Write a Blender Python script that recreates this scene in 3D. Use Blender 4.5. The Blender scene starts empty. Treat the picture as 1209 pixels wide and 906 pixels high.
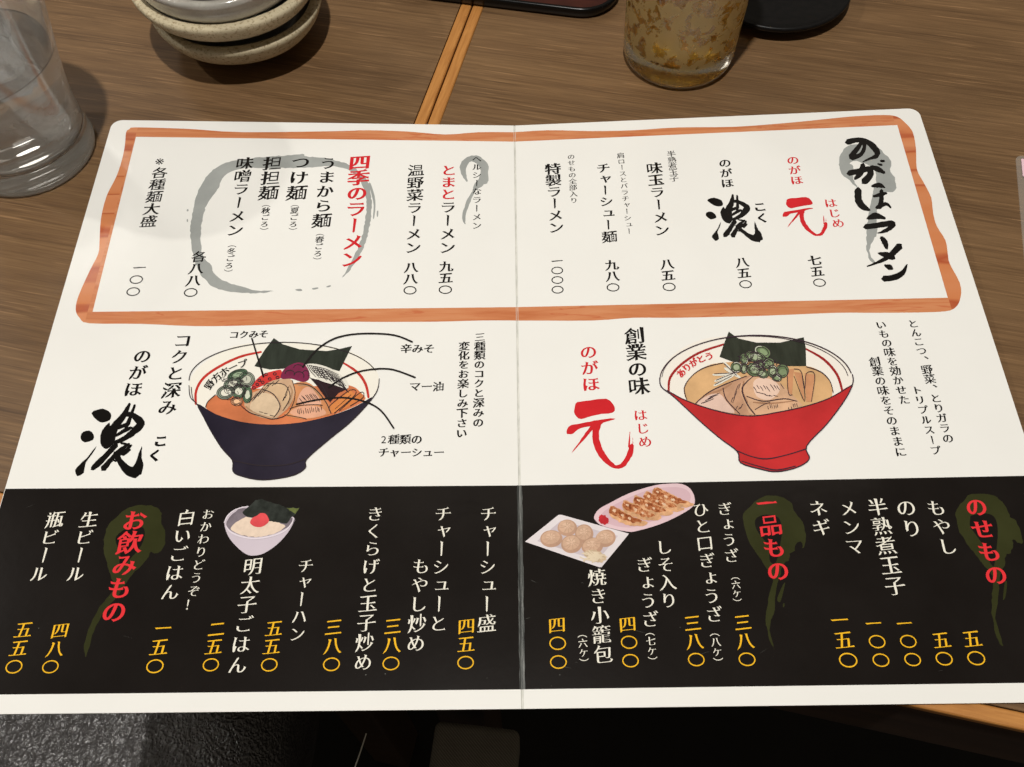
import bpy, bmesh, math, random
import numpy as np
from mathutils import Vector, Matrix, Euler
from mathutils.geometry import delaunay_2d_cdt
random.seed(7)
SC = bpy.context.scene
COL = SC.collection
RAD = math.radians

# ------------------------------------------------------------------ camera (a phone held over the near edge of the menu)
CAM_LOC = Vector((0.00009, -0.07180, 0.34151))
CAM_ROT = Euler((0.548917, 0.0129998, -0.0081767), 'XYZ')
FOCAL_PX = 1080.0                                   # for a picture 1209 wide
cam = bpy.data.cameras.new('camera'); cam.sensor_fit = 'HORIZONTAL'; cam.sensor_width = 36
cam.lens = 36*FOCAL_PX/1209; cam.clip_start = .01; cam.clip_end = 50
cam_ob = bpy.data.objects.new('camera', cam); COL.objects.link(cam_ob)
cam_ob.location = CAM_LOC; cam_ob.rotation_euler = CAM_ROT
SC.camera = cam_ob
# ------------------------------------------------------------------ room light: dim warm interior, two ceiling spots
SC.view_settings.view_transform = 'Standard'; SC.view_settings.look = 'None'
SC.view_settings.exposure = 0.0; SC.view_settings.gamma = 1.0
SC.render.engine = 'CYCLES'
SC.cycles.max_bounces = 14; SC.cycles.transmission_bounces = 14; SC.cycles.transparent_max_bounces = 12
SC.cycles.sample_clamp_indirect = 4.0
W = bpy.data.worlds.new('World'); SC.world = W; W.use_nodes = True
bgn = W.node_tree.nodes['Background']; bgn.inputs[0].default_value = (1.0, .86, .68, 1); bgn.inputs[1].default_value = 0.10
def spot(name, loc, target, power, radius, color, deg=70, blend=.6):
    d = bpy.data.lights.new(name, 'SPOT'); d.energy = power; d.shadow_soft_size = radius; d.color = color
    d.spot_size = RAD(deg); d.spot_blend = blend
    o = bpy.data.objects.new(name, d); COL.objects.link(o); o.location = loc
    o.rotation_euler = (Vector(target)-Vector(loc)).to_track_quat('-Z', 'Y').to_euler(); return o
spot('ceiling_spot', (-.06, -.02, 1.55), (-.02, .2, 0), 77, .022, (1, .972, .922), 75)
spot('ceiling_spot', (-1.35, .50, 1.40), (-.1, .2, 0), 24, .024, (1, .96, .89), 75)
ar = bpy.data.lights.new('added_reflection_light', 'AREA'); ar.shape = 'RECTANGLE'; ar.size = 1.6; ar.size_y = 1.0; ar.energy = 1.5; ar.color = (1, .9, .76)  # added soft area light, placed for its reflections
ao = bpy.data.objects.new('added_reflection_light', ar); COL.objects.link(ao); ao.location = (.1, 1.3, 1.7); ao.rotation_euler = (RAD(-30), 0, 0)

pl = bpy.data.lights.new('added_glint_light', 'AREA'); pl.shape = 'DISK'; pl.size = .26; pl.energy = 1.9; pl.color = (1, .95, .86)  # added unseen light, puts glints in the glasses and sheen on the laminate
po = bpy.data.objects.new('added_glint_light', pl); COL.objects.link(po); po.location = (-.80, 1.10, 1.10); po.rotation_euler = (Vector((-.1, .25, 0))-Vector((-.80, 1.10, 1.10))).to_track_quat('-Z', 'Y').to_euler()

# ------------------------------------------------------------------ the lie of the menu: two stiff halves, outer far corners lifted off the table
HALF, LONG = .210, .297
TZ = -.0011                                          # table top, just under the menu
def lie(x, y):
    t = y/LONG
    c = (.00115+.00700*t) if x < 0 else (.00109+.00652*t)
    return abs(x)/HALF*c
ROT = CAM_ROT.to_matrix()
def ray(px, py): return ROT @ Vector(((px-604.5)/FOCAL_PX, -(py-453)/FOCAL_PX, -1))
def on_plane(px, py, z=0.0):
    d = ray(px, py); t = (z-CAM_LOC.z)/d.z; return CAM_LOC+d*t
def on_menu(px, py):
    "surveyed photograph point -> flat position on the printed sheet (metres)"
    z = 0.0
    for _ in range(5):
        q = on_plane(px, py, z); z = lie(q.x, min(max(q.y, 0), LONG))
    return (q.x, q.y)

# ------------------------------------------------------------------ helpers
def link(o, parent=None):
    COL.objects.link(o)
    if parent is not None:
        o.parent = parent
    return o
def world_of(p):
    m = Matrix.Identity(4)
    ch = []
    while p is not None: ch.append(p); p = p.parent
    for q in reversed(ch):
        m = m @ (Matrix.Translation(q.location) @ q.rotation_euler.to_matrix().to_4x4())
    return m
def mesh_obj(name, V, F, mat, parent=None, smooth=False, uv=None):
    "V in world coordinates; stored relative to the parent"
    if parent is not None:
        inv = world_of(parent).inverted(); V = [inv @ Vector(v) for v in V]
    me = bpy.data.meshes.new(name); me.from_pydata([tuple(v) for v in V], [], F); me.validate(); me.update()
    if mat is not None: me.materials.append(mat)
    if smooth:
        for p in me.polygons: p.use_smooth = True
    return link(bpy.data.objects.new(name, me), parent)
def thing(name, label, cat, loc=(0, 0, 0), rz=0, group=None):
    o = bpy.data.objects.new(name, None); o.empty_display_size = .02; COL.objects.link(o)
    o.location = loc; o.rotation_euler = (0, 0, rz); o['label'] = label; o['category'] = cat
    if group: o['group'] = group
    return o
def bm_obj(name, bm, mat, parent=None, smooth=False, loc=None, rot=None):
    "bmesh in the parent's local coordinates"
    me = bpy.data.meshes.new(name); bm.to_mesh(me); bm.free()
    if mat is not None: me.materials.append(mat)
    if smooth:
        for p in me.polygons: p.use_smooth = True
    o = bpy.data.objects.new(name, me); link(o, parent)
    if loc: o.location = loc
    if rot: o.rotation_euler = rot
    return o
def rbox(x0, x1, y0, y1, z0, z1, r=.001, seg=2):
    bm = bmesh.new(); bmesh.ops.create_cube(bm, size=1)
    for v in bm.verts:
        v.co = Vector(((x0+x1)/2+v.co.x*(x1-x0), (y0+y1)/2+v.co.y*(y1-y0), (z0+z1)/2+v.co.z*(z1-z0)))
    if r > 0: bmesh.ops.bevel(bm, geom=bm.edges[:], offset=r, segments=seg, affect='EDGES', profile=.5)
    return bm
def lathe(profile, n=96, wob=None):
    bm = bmesh.new(); rings = []
    for i, (r, z) in enumerate(profile):
        if r < 1e-6: rings.append([bm.verts.new((0, 0, z))]); continue
        rings.append([bm.verts.new(((r+(wob(a, i) if wob else 0))*math.cos(a), (r+(wob(a, i) if wob else 0))*math.sin(a), z)) for a in [2*math.pi*k/n for k in range(n)]])
    for A, B in zip(rings, rings[1:]):
        for k in range(n):
            k2 = (k+1) % n
            if len(A) == 1 and len(B) == 1: continue
            if len(A) == 1: bm.faces.new((A[0], B[k2], B[k]))
            elif len(B) == 1: bm.faces.new((A[k], A[k2], B[0]))
            else: bm.faces.new((A[k], A[k2], B[k2], B[k]))
    bmesh.ops.recalc_face_normals(bm, faces=bm.faces[:])
    return bm
def catmull(P, closed=True, k=4):
    P = [Vector(p) for p in P]; n = len(P); out = []
    rng = range(n) if closed else range(n-1)
    for i in rng:
        g = (lambda j: P[j % n]) if closed else (lambda j: P[min(max(j, 0), n-1)])
        a, b, c, d = g(i-1), g(i), g(i+1), g(i+2)
        for s in range(k):
            t = s/k
            out.append(.5*((2*b)+(c-a)*t+(2*a-5*b+4*c-d)*t*t+(3*b-a-3*c+d)*t**3))
    if not closed: out.append(P[-1])
    return out

# ------------------------------------------------------------------ materials
def srgb(r, g, b):
    f = lambda c: (c/255/12.92) if c/255 <= .04045 else ((c/255+.055)/1.055)**2.4
    return (f(r), f(g), f(b))
class M:
    def __init__(s, name):
        s.m = bpy.data.materials.new(name); s.m.use_nodes = True; s.t = s.m.node_tree; s.n = s.t.nodes; s.l = s.t.links
        s.b = s.n['Principled BSDF']; s.out = s.n['Material Output']
    def node(s, typ, **kw):
        n = s.n.new(typ)
        for k, v in kw.items():
            if k in n.inputs: n.inputs[k].default_value = v
            else: setattr(n, k, v)
        return n
    def link(s, a, b): s.l.new(a, b)
    def set(s, **kw):
        for k, v in kw.items(): s.b.inputs[k.replace('_', ' ')].default_value = v
        return s
    def coord(s, scale=(1, 1, 1), rot=(0, 0, 0), kind='Object'):
        tc = s.node('ShaderNodeTexCoord'); mp = s.node('ShaderNodeMapping'); mp.inputs['Scale'].default_value = scale; mp.inputs['Rotation'].default_value = rot
        s.link(tc.outputs[kind], mp.inputs[0]); return mp.outputs[0]
    def noise(s, vec, scale, detail=4, rough=.5, dist=0):
        n = s.node('ShaderNodeTexNoise'); n.inputs['Scale'].default_value = scale; n.inputs['Detail'].default_value = detail
        n.inputs['Roughness'].default_value = rough; n.inputs['Distortion'].default_value = dist
        if vec is not None: s.link(vec, n.inputs['Vector'])
        return n.outputs['Fac']
    def ramp(s, fac, stops, interp='LINEAR'):
        r = s.node('ShaderNodeValToRGB'); r.color_ramp.interpolation = interp; e = r.color_ramp.elements
        while len(e) > 1: e.remove(e[-1])
        e[0].position = stops[0][0]; e[0].color = (*stops[0][1], 1)
        for p, c in stops[1:]:
            q = e.new(p); q.color = (*c, 1)
        s.link(fac, r.inputs[0]); return r.outputs[0]
    def mix(s, fac, a, b, mode='MIX'):
        n = s.node('ShaderNodeMix'); n.data_type = 'RGBA'; n.blend_type = mode
        for sock, v in ((n.inputs[0], fac), (n.inputs[6], a), (n.inputs[7], b)):
            if hasattr(v, 'is_linked') or hasattr(v, 'links'): s.link(v, sock)
            elif isinstance(v, tuple): sock.default_value = (*v, 1)
            else: sock.default_value = v
        return n.outputs[2]
    def bump(s, h, strength, dist, into='Normal'):
        n = s.node('ShaderNodeBump'); n.inputs['Strength'].default_value = strength; n.inputs['Distance'].default_value = dist
        s.link(h, n.inputs['Height']); s.link(n.outputs[0], s.b.inputs[into]); return n
g1 = lambda v: (v, v, v)
_inks = {}
def browned():
    m = M('print_browned_crust'); v = m.coord()
    c = m.ramp(m.noise(v, 620, 4, .7, .5), [(.30, srgb(96, 44, 24)), (.42, srgb(150, 82, 46)), (.52, srgb(196, 124, 80)), (.62, srgb(226, 178, 136))])
    c = m.mix(m.ramp(m.noise(v, 190, 3), [(.4, g1(.0)), (.62, g1(.65))]), c, srgb(150, 78, 44)); m.link(c, m.b.inputs['Base Color'])
    m.set(Roughness=.16); m.b.inputs['Specular IOR Level'].default_value = .22; return m.m
def ink(rgb, var=.0, scale=90, rough=.16, stretch=(1, 1, 1)):
    "flat print under the laminate; var = uneven ink"
    key = (rgb, var, scale, stretch)
    if key in _inks: return _inks[key]
    m = M('print_ink'); c = srgb(*rgb)
    if var > 0:
        f = m.noise(m.coord(stretch), scale, 5, .6)
        dark = tuple(x*(1-var) for x in c); lite = tuple(min(.95, x*(1+var)+.01*var) for x in c)
        m.link(m.ramp(f, [(.3, dark), (.7, lite)]), m.b.inputs['Base Color'])
    else: m.b.inputs['Base Color'].default_value = (*c, 1)
    m.set(Roughness=rough)
    m.b.inputs['Specular IOR Level'].default_value = .22
    sheet_relief(m)
    _inks[key] = m.m; return m.m
def sheet_relief(m):
    v = m.coord((1, 1, 1)); a = m.noise(v, 260, 2, .5); m.bump(a, .06, .0003)
    w = m.noise(v, 26, 3, .5, .4); b = m.bump(w, .30, .0022, 'Coat Normal')      # slight waviness of the laminate film
    m.b.inputs['Coat Weight'].default_value = .16; m.b.inputs['Coat Roughness'].default_value = .10
# ------------------------------------------------------------------ wood, leather, ceramics, glass
def wood_laminate(name, base, dark, light):
    m = M(name)
    v = m.coord((1.6, 26, 26)); big = m.noise(v, 2.4, 8, .66, .9)
    v2 = m.coord((6, 300, 300)); fine = m.noise(v2, 2.5, 4, .7, .3)
    v3 = m.coord((14, 420, 420)); pores = m.noise(v3, 2.0, 2, .5)
    v4 = m.coord((1.0, 3.0, 3)); broad = m.noise(v4, 3.0, 3, .5)
    c = m.ramp(big, [(.28, dark), (.45, base), (.62, light), (.72, base)])
    c2 = m.mix(.50, c, m.ramp(fine, [(.3, tuple(x*.55 for x in base)), (.7, tuple(x*1.45 for x in light))]))
    c3 = m.mix(m.ramp(pores, [(.60, g1(0)), (.72, g1(.55))]), c2, tuple(min(1, x*1.9+.01) for x in light))
    dk = m.noise(m.coord((9, 210, 210)), 2.3, 4, .65, .4)
    c3 = m.mix(m.ramp(dk, [(.60, g1(0)), (.72, g1(.34))]), c3, tuple(x*.45 for x in dark))
    c4 = m.mix(m.ramp(broad, [(.35, g1(0)), (.7, g1(.35))]), c3, dark)
    m.link(c4, m.b.inputs['Base Color'])
    sm = m.noise(m.coord((2, 5, 2)), 5, 4, .6)
    m.link(m.mix(.5, m.ramp(fine, [(.3, g1(.36)), (.7, g1(.52))]), m.ramp(sm, [(.35, g1(.28)), (.65, g1(.56))])), m.b.inputs['Roughness'])
    m.b.inputs['Specular IOR Level'].default_value = .32
    m.bump(fine, .22, .0003); return m.m
MAT_TABLE = wood_laminate('walnut_laminate', srgb(103, 77, 52), srgb(68, 49, 32), srgb(126, 97, 66))
def oak(name, c, d):
    m = M(name); v = m.coord((6, 60, 60)); f = m.noise(v, 6, 6, .65, .8); f2 = m.noise(m.coord((30, 500, 500)), 2, 3)
    col = m.mix(.35, m.ramp(f, [(.3, d), (.6, c), (.75, tuple(x*1.15 for x in c))]), m.ramp(f2, [(.35, d), (.65, c)]))
    m.link(col, m.b.inputs['Base Color']); m.set(Roughness=.38); m.b.inputs['Specular IOR Level'].default_value = .4
    m.bump(f2, .2, .0003); return m.m
MAT_TRIM = oak('oiled_oak_edge', srgb(192, 134, 72), srgb(160, 104, 50))
m = M('dark_table_side'); m.link(m.ramp(m.noise(m.coord((2, 40, 40)), 5, 4), [(.3, srgb(52, 36, 26)), (.7, srgb(70, 50, 36))]), m.b.inputs['Base Color']); m.set(Roughness=.6); MAT_SIDE = m.m
m = M('table_core'); m.b.inputs['Base Color'].default_value = (.02, .013, .008, 1); m.set(Roughness=.8); MAT_CORE = m.m
m = M('dark_floor'); m.link(m.ramp(m.noise(m.coord((1, 1, 1)), 14, 5), [(.3, (.006, .005, .004)), (.7, (.012, .010, .008))]), m.b.inputs['Base Color']); m.set(Roughness=.8); MAT_FLOOR = m.m

m = M('black_leather')
v = m.coord()
n1 = m.noise(v, 170, 5, .7, .4)
vf = m.node('ShaderNodeTexVoronoi'); vf.feature = 'SMOOTH_F1'; vf.inputs['Scale'].default_value = 430; vf.inputs['Smoothness'].default_value = .35
wob = m.node('ShaderNodeTexNoise'); wob.inputs['Scale'].default_value = 120; ws = m.node('ShaderNodeVectorMath'); ws.operation = 'SCALE'; ws.inputs['Scale'].default_value = .006; wa = m.node('ShaderNodeVectorMath'); wa.operation = 'ADD'
m.link(v, wob.inputs['Vector']); m.link(wob.outputs['Color'], ws.inputs[0]); m.link(v, wa.inputs[0]); m.link(ws.outputs[0], wa.inputs[1]); m.link(wa.outputs[0], vf.inputs['Vector'])
n3 = m.noise(m.coord((1, .45, 1), (0, 0, RAD(38))), 42, 5, .6, 1.5)
cr = m.ramp(n3, [(.40, g1(1)), (.48, g1(.85)), (.5, g1(0)), (.52, g1(.85)), (.60, g1(1))])
h1 = m.mix(.50, n1, vf.outputs['Distance']); hh = m.mix(.16, h1, cr); bn = m.bump(hh, 1.0, .0034); m.link(bn.outputs[0], m.b.inputs['Coat Normal']); m.b.inputs['Coat Weight'].default_value = .8; m.b.inputs['Coat Roughness'].default_value = .17; m.b.inputs['Coat IOR'].default_value = 1.6
m.b.inputs['Base Color'].default_value = (.062, .058, .057, 1); m.set(Roughness=.30); m.b.inputs['Specular IOR Level'].default_value = 1.0; MAT_LEATHER = m.m

m = M('ribbed_grey_fabric'); w = m.node('ShaderNodeTexWave'); w.wave_type = 'BANDS'; w.inputs['Scale'].default_value = 210; w.inputs['Distortion'].default_value = .3
m.link(m.coord((1, 1, 1), (0, 0, RAD(-48))), w.inputs['Vector'])
m.link(m.mix(.25, m.ramp(w.outputs['Fac'], [(.3, (.18, .16, .125)), (.7, (.29, .255, .20))]), m.ramp(m.noise(m.coord(), 60, 4), [(.3, (.20, .175, .14)), (.7, (.34, .30, .24))])), m.b.inputs['Base Color'])
m.set(Roughness=.9); m.bump(w.outputs['Fac'], .5, .0006); MAT_FABRIC = m.m

def stoneware(name, c, sp, rough=.7, speck=.75):
    m = M(name); v = m.coord(); f = m.noise(v, 620, 3, .65); f2 = m.noise(v, 60, 4, .6)
    a = m.ramp(f2, [(.3, tuple(x*.82 for x in c)), (.7, c)])
    col = m.mix(m.ramp(f, [(.52, g1(0)), (.66, g1(speck))]), a, sp)
    m.link(col, m.b.inputs['Base Color']); m.set(Roughness=rough); m.bump(f, .25, .0003); return m
MAT_STONE = stoneware('unglazed_stoneware', srgb(200, 187, 156), srgb(124, 100, 66)).m
mg = stoneware('grey_white_glaze', srgb(176, 172, 164), srgb(140, 134, 122), .12, .25); mg.b.inputs['Coat Weight'].default_value = .6; MAT_GLAZE = mg.m
m = M('black_lacquer'); m.b.inputs['Base Color'].default_value = (.004, .004, .004, 1); m.set(Roughness=.22); m.b.inputs['Specular IOR Level'].default_value = .25; m.bump(m.noise(m.coord(), 40, 3), .05, .0006); MAT_LACQUER = m.m
m = M('black_matt_ceramic'); m.link(m.ramp(m.noise(m.coord(), 300, 3), [(.35, (.006, .006, .006)), (.7, (.009, .008, .008))]), m.b.inputs['Base Color']); m.set(Roughness=.35); m.b.inputs['Specular IOR Level'].default_value = .2; MAT_BLACKC = m.m
m = M('red_brown_lacquer'); m.link(m.ramp(m.noise(m.coord((1, 3, 1)), 40, 4), [(.3, (.028, .006, .004)), (.7, (.06, .014, .008))]), m.b.inputs['Base Color']); m.set(Roughness=.35); MAT_RED = m.m

def glassy(name, ior=1.5, color=(1, 1, 1), rough=.0, frost_glow=None, haze=0, haze_color=(.8, .8, .8), zmap=None, through=0.0, frost_rough=.3):
    """clear dielectric; frost = (noise scale, lo, hi) gives condensation and, in the tumbler, painted-in brightness, zmap = [(height, amount)...] where it sits,
    through = share of plain transmission (thin, weakly bending wall)"""
    m = M(name); m.set(IOR=ior, Roughness=rough); m.b.inputs['Transmission Weight'].default_value = 1; m.b.inputs['Base Color'].default_value = (*color, 1)
    sh = m.b.outputs[0]; mask = None
    if frost_glow:
        mask = m.ramp(m.noise(m.coord(), frost_glow[0], 6, .62, .6), [(frost_glow[1], g1(1)), (frost_glow[2], g1(frost_glow[3]))])
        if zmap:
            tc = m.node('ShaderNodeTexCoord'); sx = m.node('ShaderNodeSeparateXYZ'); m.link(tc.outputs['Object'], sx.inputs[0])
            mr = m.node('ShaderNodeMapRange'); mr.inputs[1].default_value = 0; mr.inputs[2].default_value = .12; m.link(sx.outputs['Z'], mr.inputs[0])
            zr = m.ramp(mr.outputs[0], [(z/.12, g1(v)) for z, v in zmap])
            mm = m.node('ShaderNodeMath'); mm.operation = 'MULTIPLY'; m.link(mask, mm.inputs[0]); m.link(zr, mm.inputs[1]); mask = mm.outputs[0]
        rr = m.node('ShaderNodeMath'); rr.operation = 'MULTIPLY'; rr.inputs[1].default_value = frost_rough; m.link(mask, rr.inputs[0]); m.link(rr.outputs[0], m.b.inputs['Roughness'])
    if through > 0:
        t = m.node('ShaderNodeBsdfTransparent'); t.inputs[0].default_value = (*color, 1)
        mx = m.node('ShaderNodeMixShader'); mx.inputs[0].default_value = through; m.link(sh, mx.inputs[1]); m.link(t.outputs[0], mx.inputs[2]); sh = mx.outputs[0]
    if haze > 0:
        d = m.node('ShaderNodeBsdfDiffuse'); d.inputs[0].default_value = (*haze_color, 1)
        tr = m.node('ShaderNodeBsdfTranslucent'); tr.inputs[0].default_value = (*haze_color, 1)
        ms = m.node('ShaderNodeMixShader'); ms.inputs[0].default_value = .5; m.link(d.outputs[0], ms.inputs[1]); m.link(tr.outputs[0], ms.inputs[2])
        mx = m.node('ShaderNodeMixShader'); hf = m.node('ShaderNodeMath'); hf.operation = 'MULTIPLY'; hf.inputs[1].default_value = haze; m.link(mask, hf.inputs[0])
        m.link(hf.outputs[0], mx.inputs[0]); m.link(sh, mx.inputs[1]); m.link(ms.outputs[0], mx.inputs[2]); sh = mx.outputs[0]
    m.link(sh, m.out.inputs[0])
    return m.m
MAT_GLASS = glassy('tumbler_glass', 1.5, (.995, .995, .99), 0, (38, .40, .68, .25), .36, (1, .98, .94), [(0, .0), (.011, .03), (.019, 1), (.040, .85), (.055, .5), (.09, .3)], 0, .0)  # lower-wall white haze paints in light focused by the water, plus condensation
MAT_WATER = glassy('ice_water', 1.33, (.985, .99, .99), 0)
MAT_ICE = glassy('clear_ice', 1.31, (.98, .99, 1), 0, (90, .45, .6, 0), .22, (.9, .92, .92), None, .2, .2)
MAT_BEERGLASS = glassy('frosted_beer_glass', 1.5, (.98, .96, .88), 0, (165, .505, .56, .0), .50, (.80, .63, .29), [(0, .16), (.011, .18), (.016, 1), (.12, 1)], 0, .35)
MAT_BEER = glassy('amber_beer', 1.34, (.96, .62, .12), .05)

# ================================================================== THE SETTING
def structure(o): o['kind'] = 'structure'; return o
V = [(-3, -3, -.74), (3, -3, -.74), (3, 3, -.74), (-3, 3, -.74)]
structure(mesh_obj('floor', V, [(0, 1, 2, 3)], MAT_FLOOR))

# ------------------------------------------------------------------ two tables pushed together, turned 13 degrees to the menu
TA = RAD(-13.1)
def table(label, u0, u1, side_u):
    t = thing('restaurant_table', label, 'table', (0, 0, TZ), TA, 'walnut tables pushed together')
    v0, v1 = .0315, .76; w = .0063; g = .00025
    a, b = (u0+w+g, u1) if side_u == 'left' else (u0, u1-w-g)
    bm_obj('tabletop', rbox(a, b, v0+w+g, v1, -.0045, 0, .0002, 1), MAT_TABLE, t)
    bm_obj('core_board', rbox(u0+.001, u1-.001, v0+.001, v1-.001, -.030, -.0047, 0), MAT_CORE, t)
    bm_obj('edge_strip', rbox(u0, u1, v0, v0+w, -.0044, .0001, .0011, 3), MAT_TRIM, t)
    if side_u == 'left': bmx = rbox(-(v1), -(v0+w+g), u0, u0+w, -.0043, .0001, .0011, 3)
    else: bmx = rbox(-(v1), -(v0+w+g), u1-w, u1, -.0043, .0001, .0011, 3)
    bm_obj('edge_strip', bmx, MAT_TRIM, t, rot=(0, 0, -math.pi/2))
    bm_obj('apron', rbox(u0+.0005, u1-.0005, v0+.0004, v0+.012, -.046, -.0048, .0005, 1), MAT_SIDE, t)
    for lu in (u0+.05, u1-.05):
        for lv in (v0+.05, v1-.05): bm_obj('leg', rbox(lu-.02, lu+.02, lv-.02, lv+.02, -.738, -.031, .003, 2), MAT_SIDE, t)
    return t
table('walnut laminate table with oak edge under the left part of the menu', -.86, -.1141, 'right')
table('walnut laminate table with oak edge under the beer glass and right part of the menu', -.1133, .66, 'left')

# ================================================================== THE MENU
MENU = thing('menu', 'large open laminated Japanese ramen menu folded down the middle', 'menu', (0, .15, TZ))
m = M('laminated_paper'); f = m.noise(m.coord(), 30, 3)
m.link(m.ramp(f, [(.3, (.84, .83, .79)), (.7, (.86, .85, .81))]), m.b.inputs['Base Color']); m.set(Roughness=.17); m.b.inputs['Specular IOR Level'].default_value = .25
sheet_relief(m); MAT_PAPER = m.m
_cache = {}
def outlines(ch):
    """closed outlines of one character from Blender's own font, em = 1, centred"""
    cu = bpy.data.curves.new('type_sample', 'FONT'); cu.body = ch; cu.size = 1.0; cu.resolution_u = 3
    ob = bpy.data.objects.new('type_sample', cu); bpy.context.scene.collection.objects.link(ob)
    dg = bpy.context.evaluated_depsgraph_get(); dg.update()
    c2 = ob.evaluated_get(dg).to_curve(dg)
    loops = []
    for sp in c2.splines:
        bp = sp.bezier_points; n = len(bp); pts = []
        for i in range(n):
            a, b = bp[i], bp[(i+1) % n]
            p0, p1, p2, p3 = [Vector(v[:2]) for v in (a.co, a.handle_right, b.handle_left, b.co)]
            d = (p3-p0)
            L = d.length
            if L < 1e-6: continue
            # straight?
            def off(p): return abs(d.x*(p-p0).y - d.y*(p-p0).x)/L
            straight = off(p1) < .002 and off(p2) < .002
            pts.append((p0, straight))
            if not straight:
                k = max(2, min(6, int(L/.05)+1))
                for j in range(1, k):
                    t = j/k; u = 1-t
                    pts.append((u**3*p0+3*u*u*t*p1+3*u*t*t*p2+t**3*p3, False))
        loops.append(pts)
    ob.evaluated_get(dg).to_curve_clear(); bpy.data.objects.remove(ob); bpy.data.curves.remove(cu)
    return loops
def brush(loops, bold=0.0, shear=.075, wv=.015, wh=.021):
    out = []
    for pts in loops:
        P = [Vector(p) for p, _ in pts]; n = len(P)
        if n < 5: out.append(P); continue
        used = set(); moves = {}; drop = set()
        for k in (1, 2, 3, 4):
            for i in range(n):
                if i in used: continue
                j = (i+k) % n
                if n <= k+3: continue
                if sum((P[(i+m+1) % n]-P[(i+m) % n]).length for m in range(k)) > 1.4*(P[j]-P[i]).length: continue
                p, q = P[i], P[j]
                w = (q-p).length
                if w < .045 or w > .105: continue
                din = p-P[i-1]; dout = P[(j+1) % n]-q
                if din.length < 1e-5 or dout.length < 1e-5: continue
                a = din.normalized(); b = dout.normalized()
                if a.dot(b) > -.62: continue
                c = (q-p)/w
                if a.cross(c) < .6 or c.cross(b) < .6: continue        # convex corners on both sides (outline runs counter-clockwise)
                o = (a-b).normalized()
                idx = [(i+m) % n for m in range(k+1)]
                if any(m in used for m in idx): continue
                used.update(idx); drop.update(idx[1:-1])
                th = math.degrees(math.atan2(o.y, o.x)); mid = (p+q)/2
                s = w/.075
                if -28 < th < 28: lo, up = (p, q); moves[i] = p+Vector((.022, -.008))*s; moves[j] = q+Vector((-.020, .034))*s
                elif th > 150 or th < -160: moves[i] = p+Vector((-.016, .026))*s; moves[j] = q+Vector((.030, .004))*s
                elif 62 < th <= 150: moves[i] = p+Vector((.012, -.018))*s; moves[j] = q+Vector((-.034, .016))*s
                elif -112 < th <= -70: moves[i] = p+Vector((.004, -.008))*s; moves[j] = q+Vector((-.012, .022))*s
                elif -160 <= th <= -112: moves[i] = mid+o*.03+(p-mid)*.15; moves[j] = mid+o*.03+(q-mid)*.15
                elif -70 < th <= -28: moves[i] = mid+(p-mid)*1.15-o*.012; moves[j] = mid+(q-mid)*1.25+o*.034
                else: moves[i] = mid+o*.015+(p-mid)*.25; moves[j] = mid+o*.015+(q-mid)*.25
        Q = []
        for i in range(n):
            if i in drop: continue
            a = (P[i]-P[i-1]); b = (P[(i+1) % n]-P[i])
            a = a.normalized() if a.length > 1e-6 else b.normalized()
            b = b.normalized() if b.length > 1e-6 else a
            na = Vector((a.y, -a.x)); nb = Vector((b.y, -b.x))
            def off(m): return bold+wv*abs(m.x)-wh*abs(m.y)
            oa, ob = off(na), off(nb)
            d = na*oa+nb*ob if na.dot(nb) < .5 else (na+nb).normalized()*(oa+ob)/2
            Q.append(moves.get(i, P[i])+d)
        out.append(Q)
    return [[Vector((p.x-.5, p.y-.38+shear*(p.x-.5))) for p in l] for l in out]
def bar(w0, w1, L, tilt=0):
    "long vowel mark set upright"
    return [[Vector(v) for v in [(-.05-w0*.3, L/2+.02), (.01+w0*.5, L/2-.03), (w1*.45+.0, -L/2+.06), (-.01, -L/2), (-w1*.55, -L/2+.03), (-w0*.45, L/2-.07)]]]
def ring(rx, ry, t, n=28):
    o = [Vector((rx*math.cos(a), ry*math.sin(a))) for a in [2*math.pi*i/n for i in range(n)]]
    h = [Vector(((rx-t)*math.cos(a), (ry-t)*math.sin(a))) for a in [-2*math.pi*i/n for i in range(n)]]
    return [o, h]
def glyph_loops(ch, bold=0.0, vertical=True):
    key = (ch, round(bold, 4), vertical)
    if key in _cache: return _cache[key]
    if ch == '〇': g = ring(.45, .36, .062+bold)
    elif ch == 'ー' and vertical: g = bar(.10+bold, .07+bold, .82)
    elif ch == '一': g = [[Vector(v) for v in [(-.44, .02), (-.36, -.045-bold), (0, -.012-bold), (.36, .0), (.45, .0), (.40, .075+bold), (.30, .06), (0, .045+bold), (-.36, .03)]]]
    elif ch in '（）' and vertical:
        g = [[Vector((p.y, -p.x)) for p in l] for l in [[Vector((q.x-.5, q.y-.38)) for q, _ in l] for l in outlines(ch)]]
    elif ch in '2※！': g = [[Vector((p.x-.5 if ch != '2' else p.x-.12, p.y-.38)) for p, _ in l] for l in outlines(ch)]
    else: g = brush(outlines(ch), bold, .10 if ord(ch) > 0x3100 else .05)
    if vertical and ch in 'ャュョょっ': g = [[p+Vector((.10, .10)) for p in l] for l in g]
    if vertical and ch == '、': g = [[p+Vector((.55, .55)) for p in l] for l in g]
    _cache[key] = g
    return g
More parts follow.
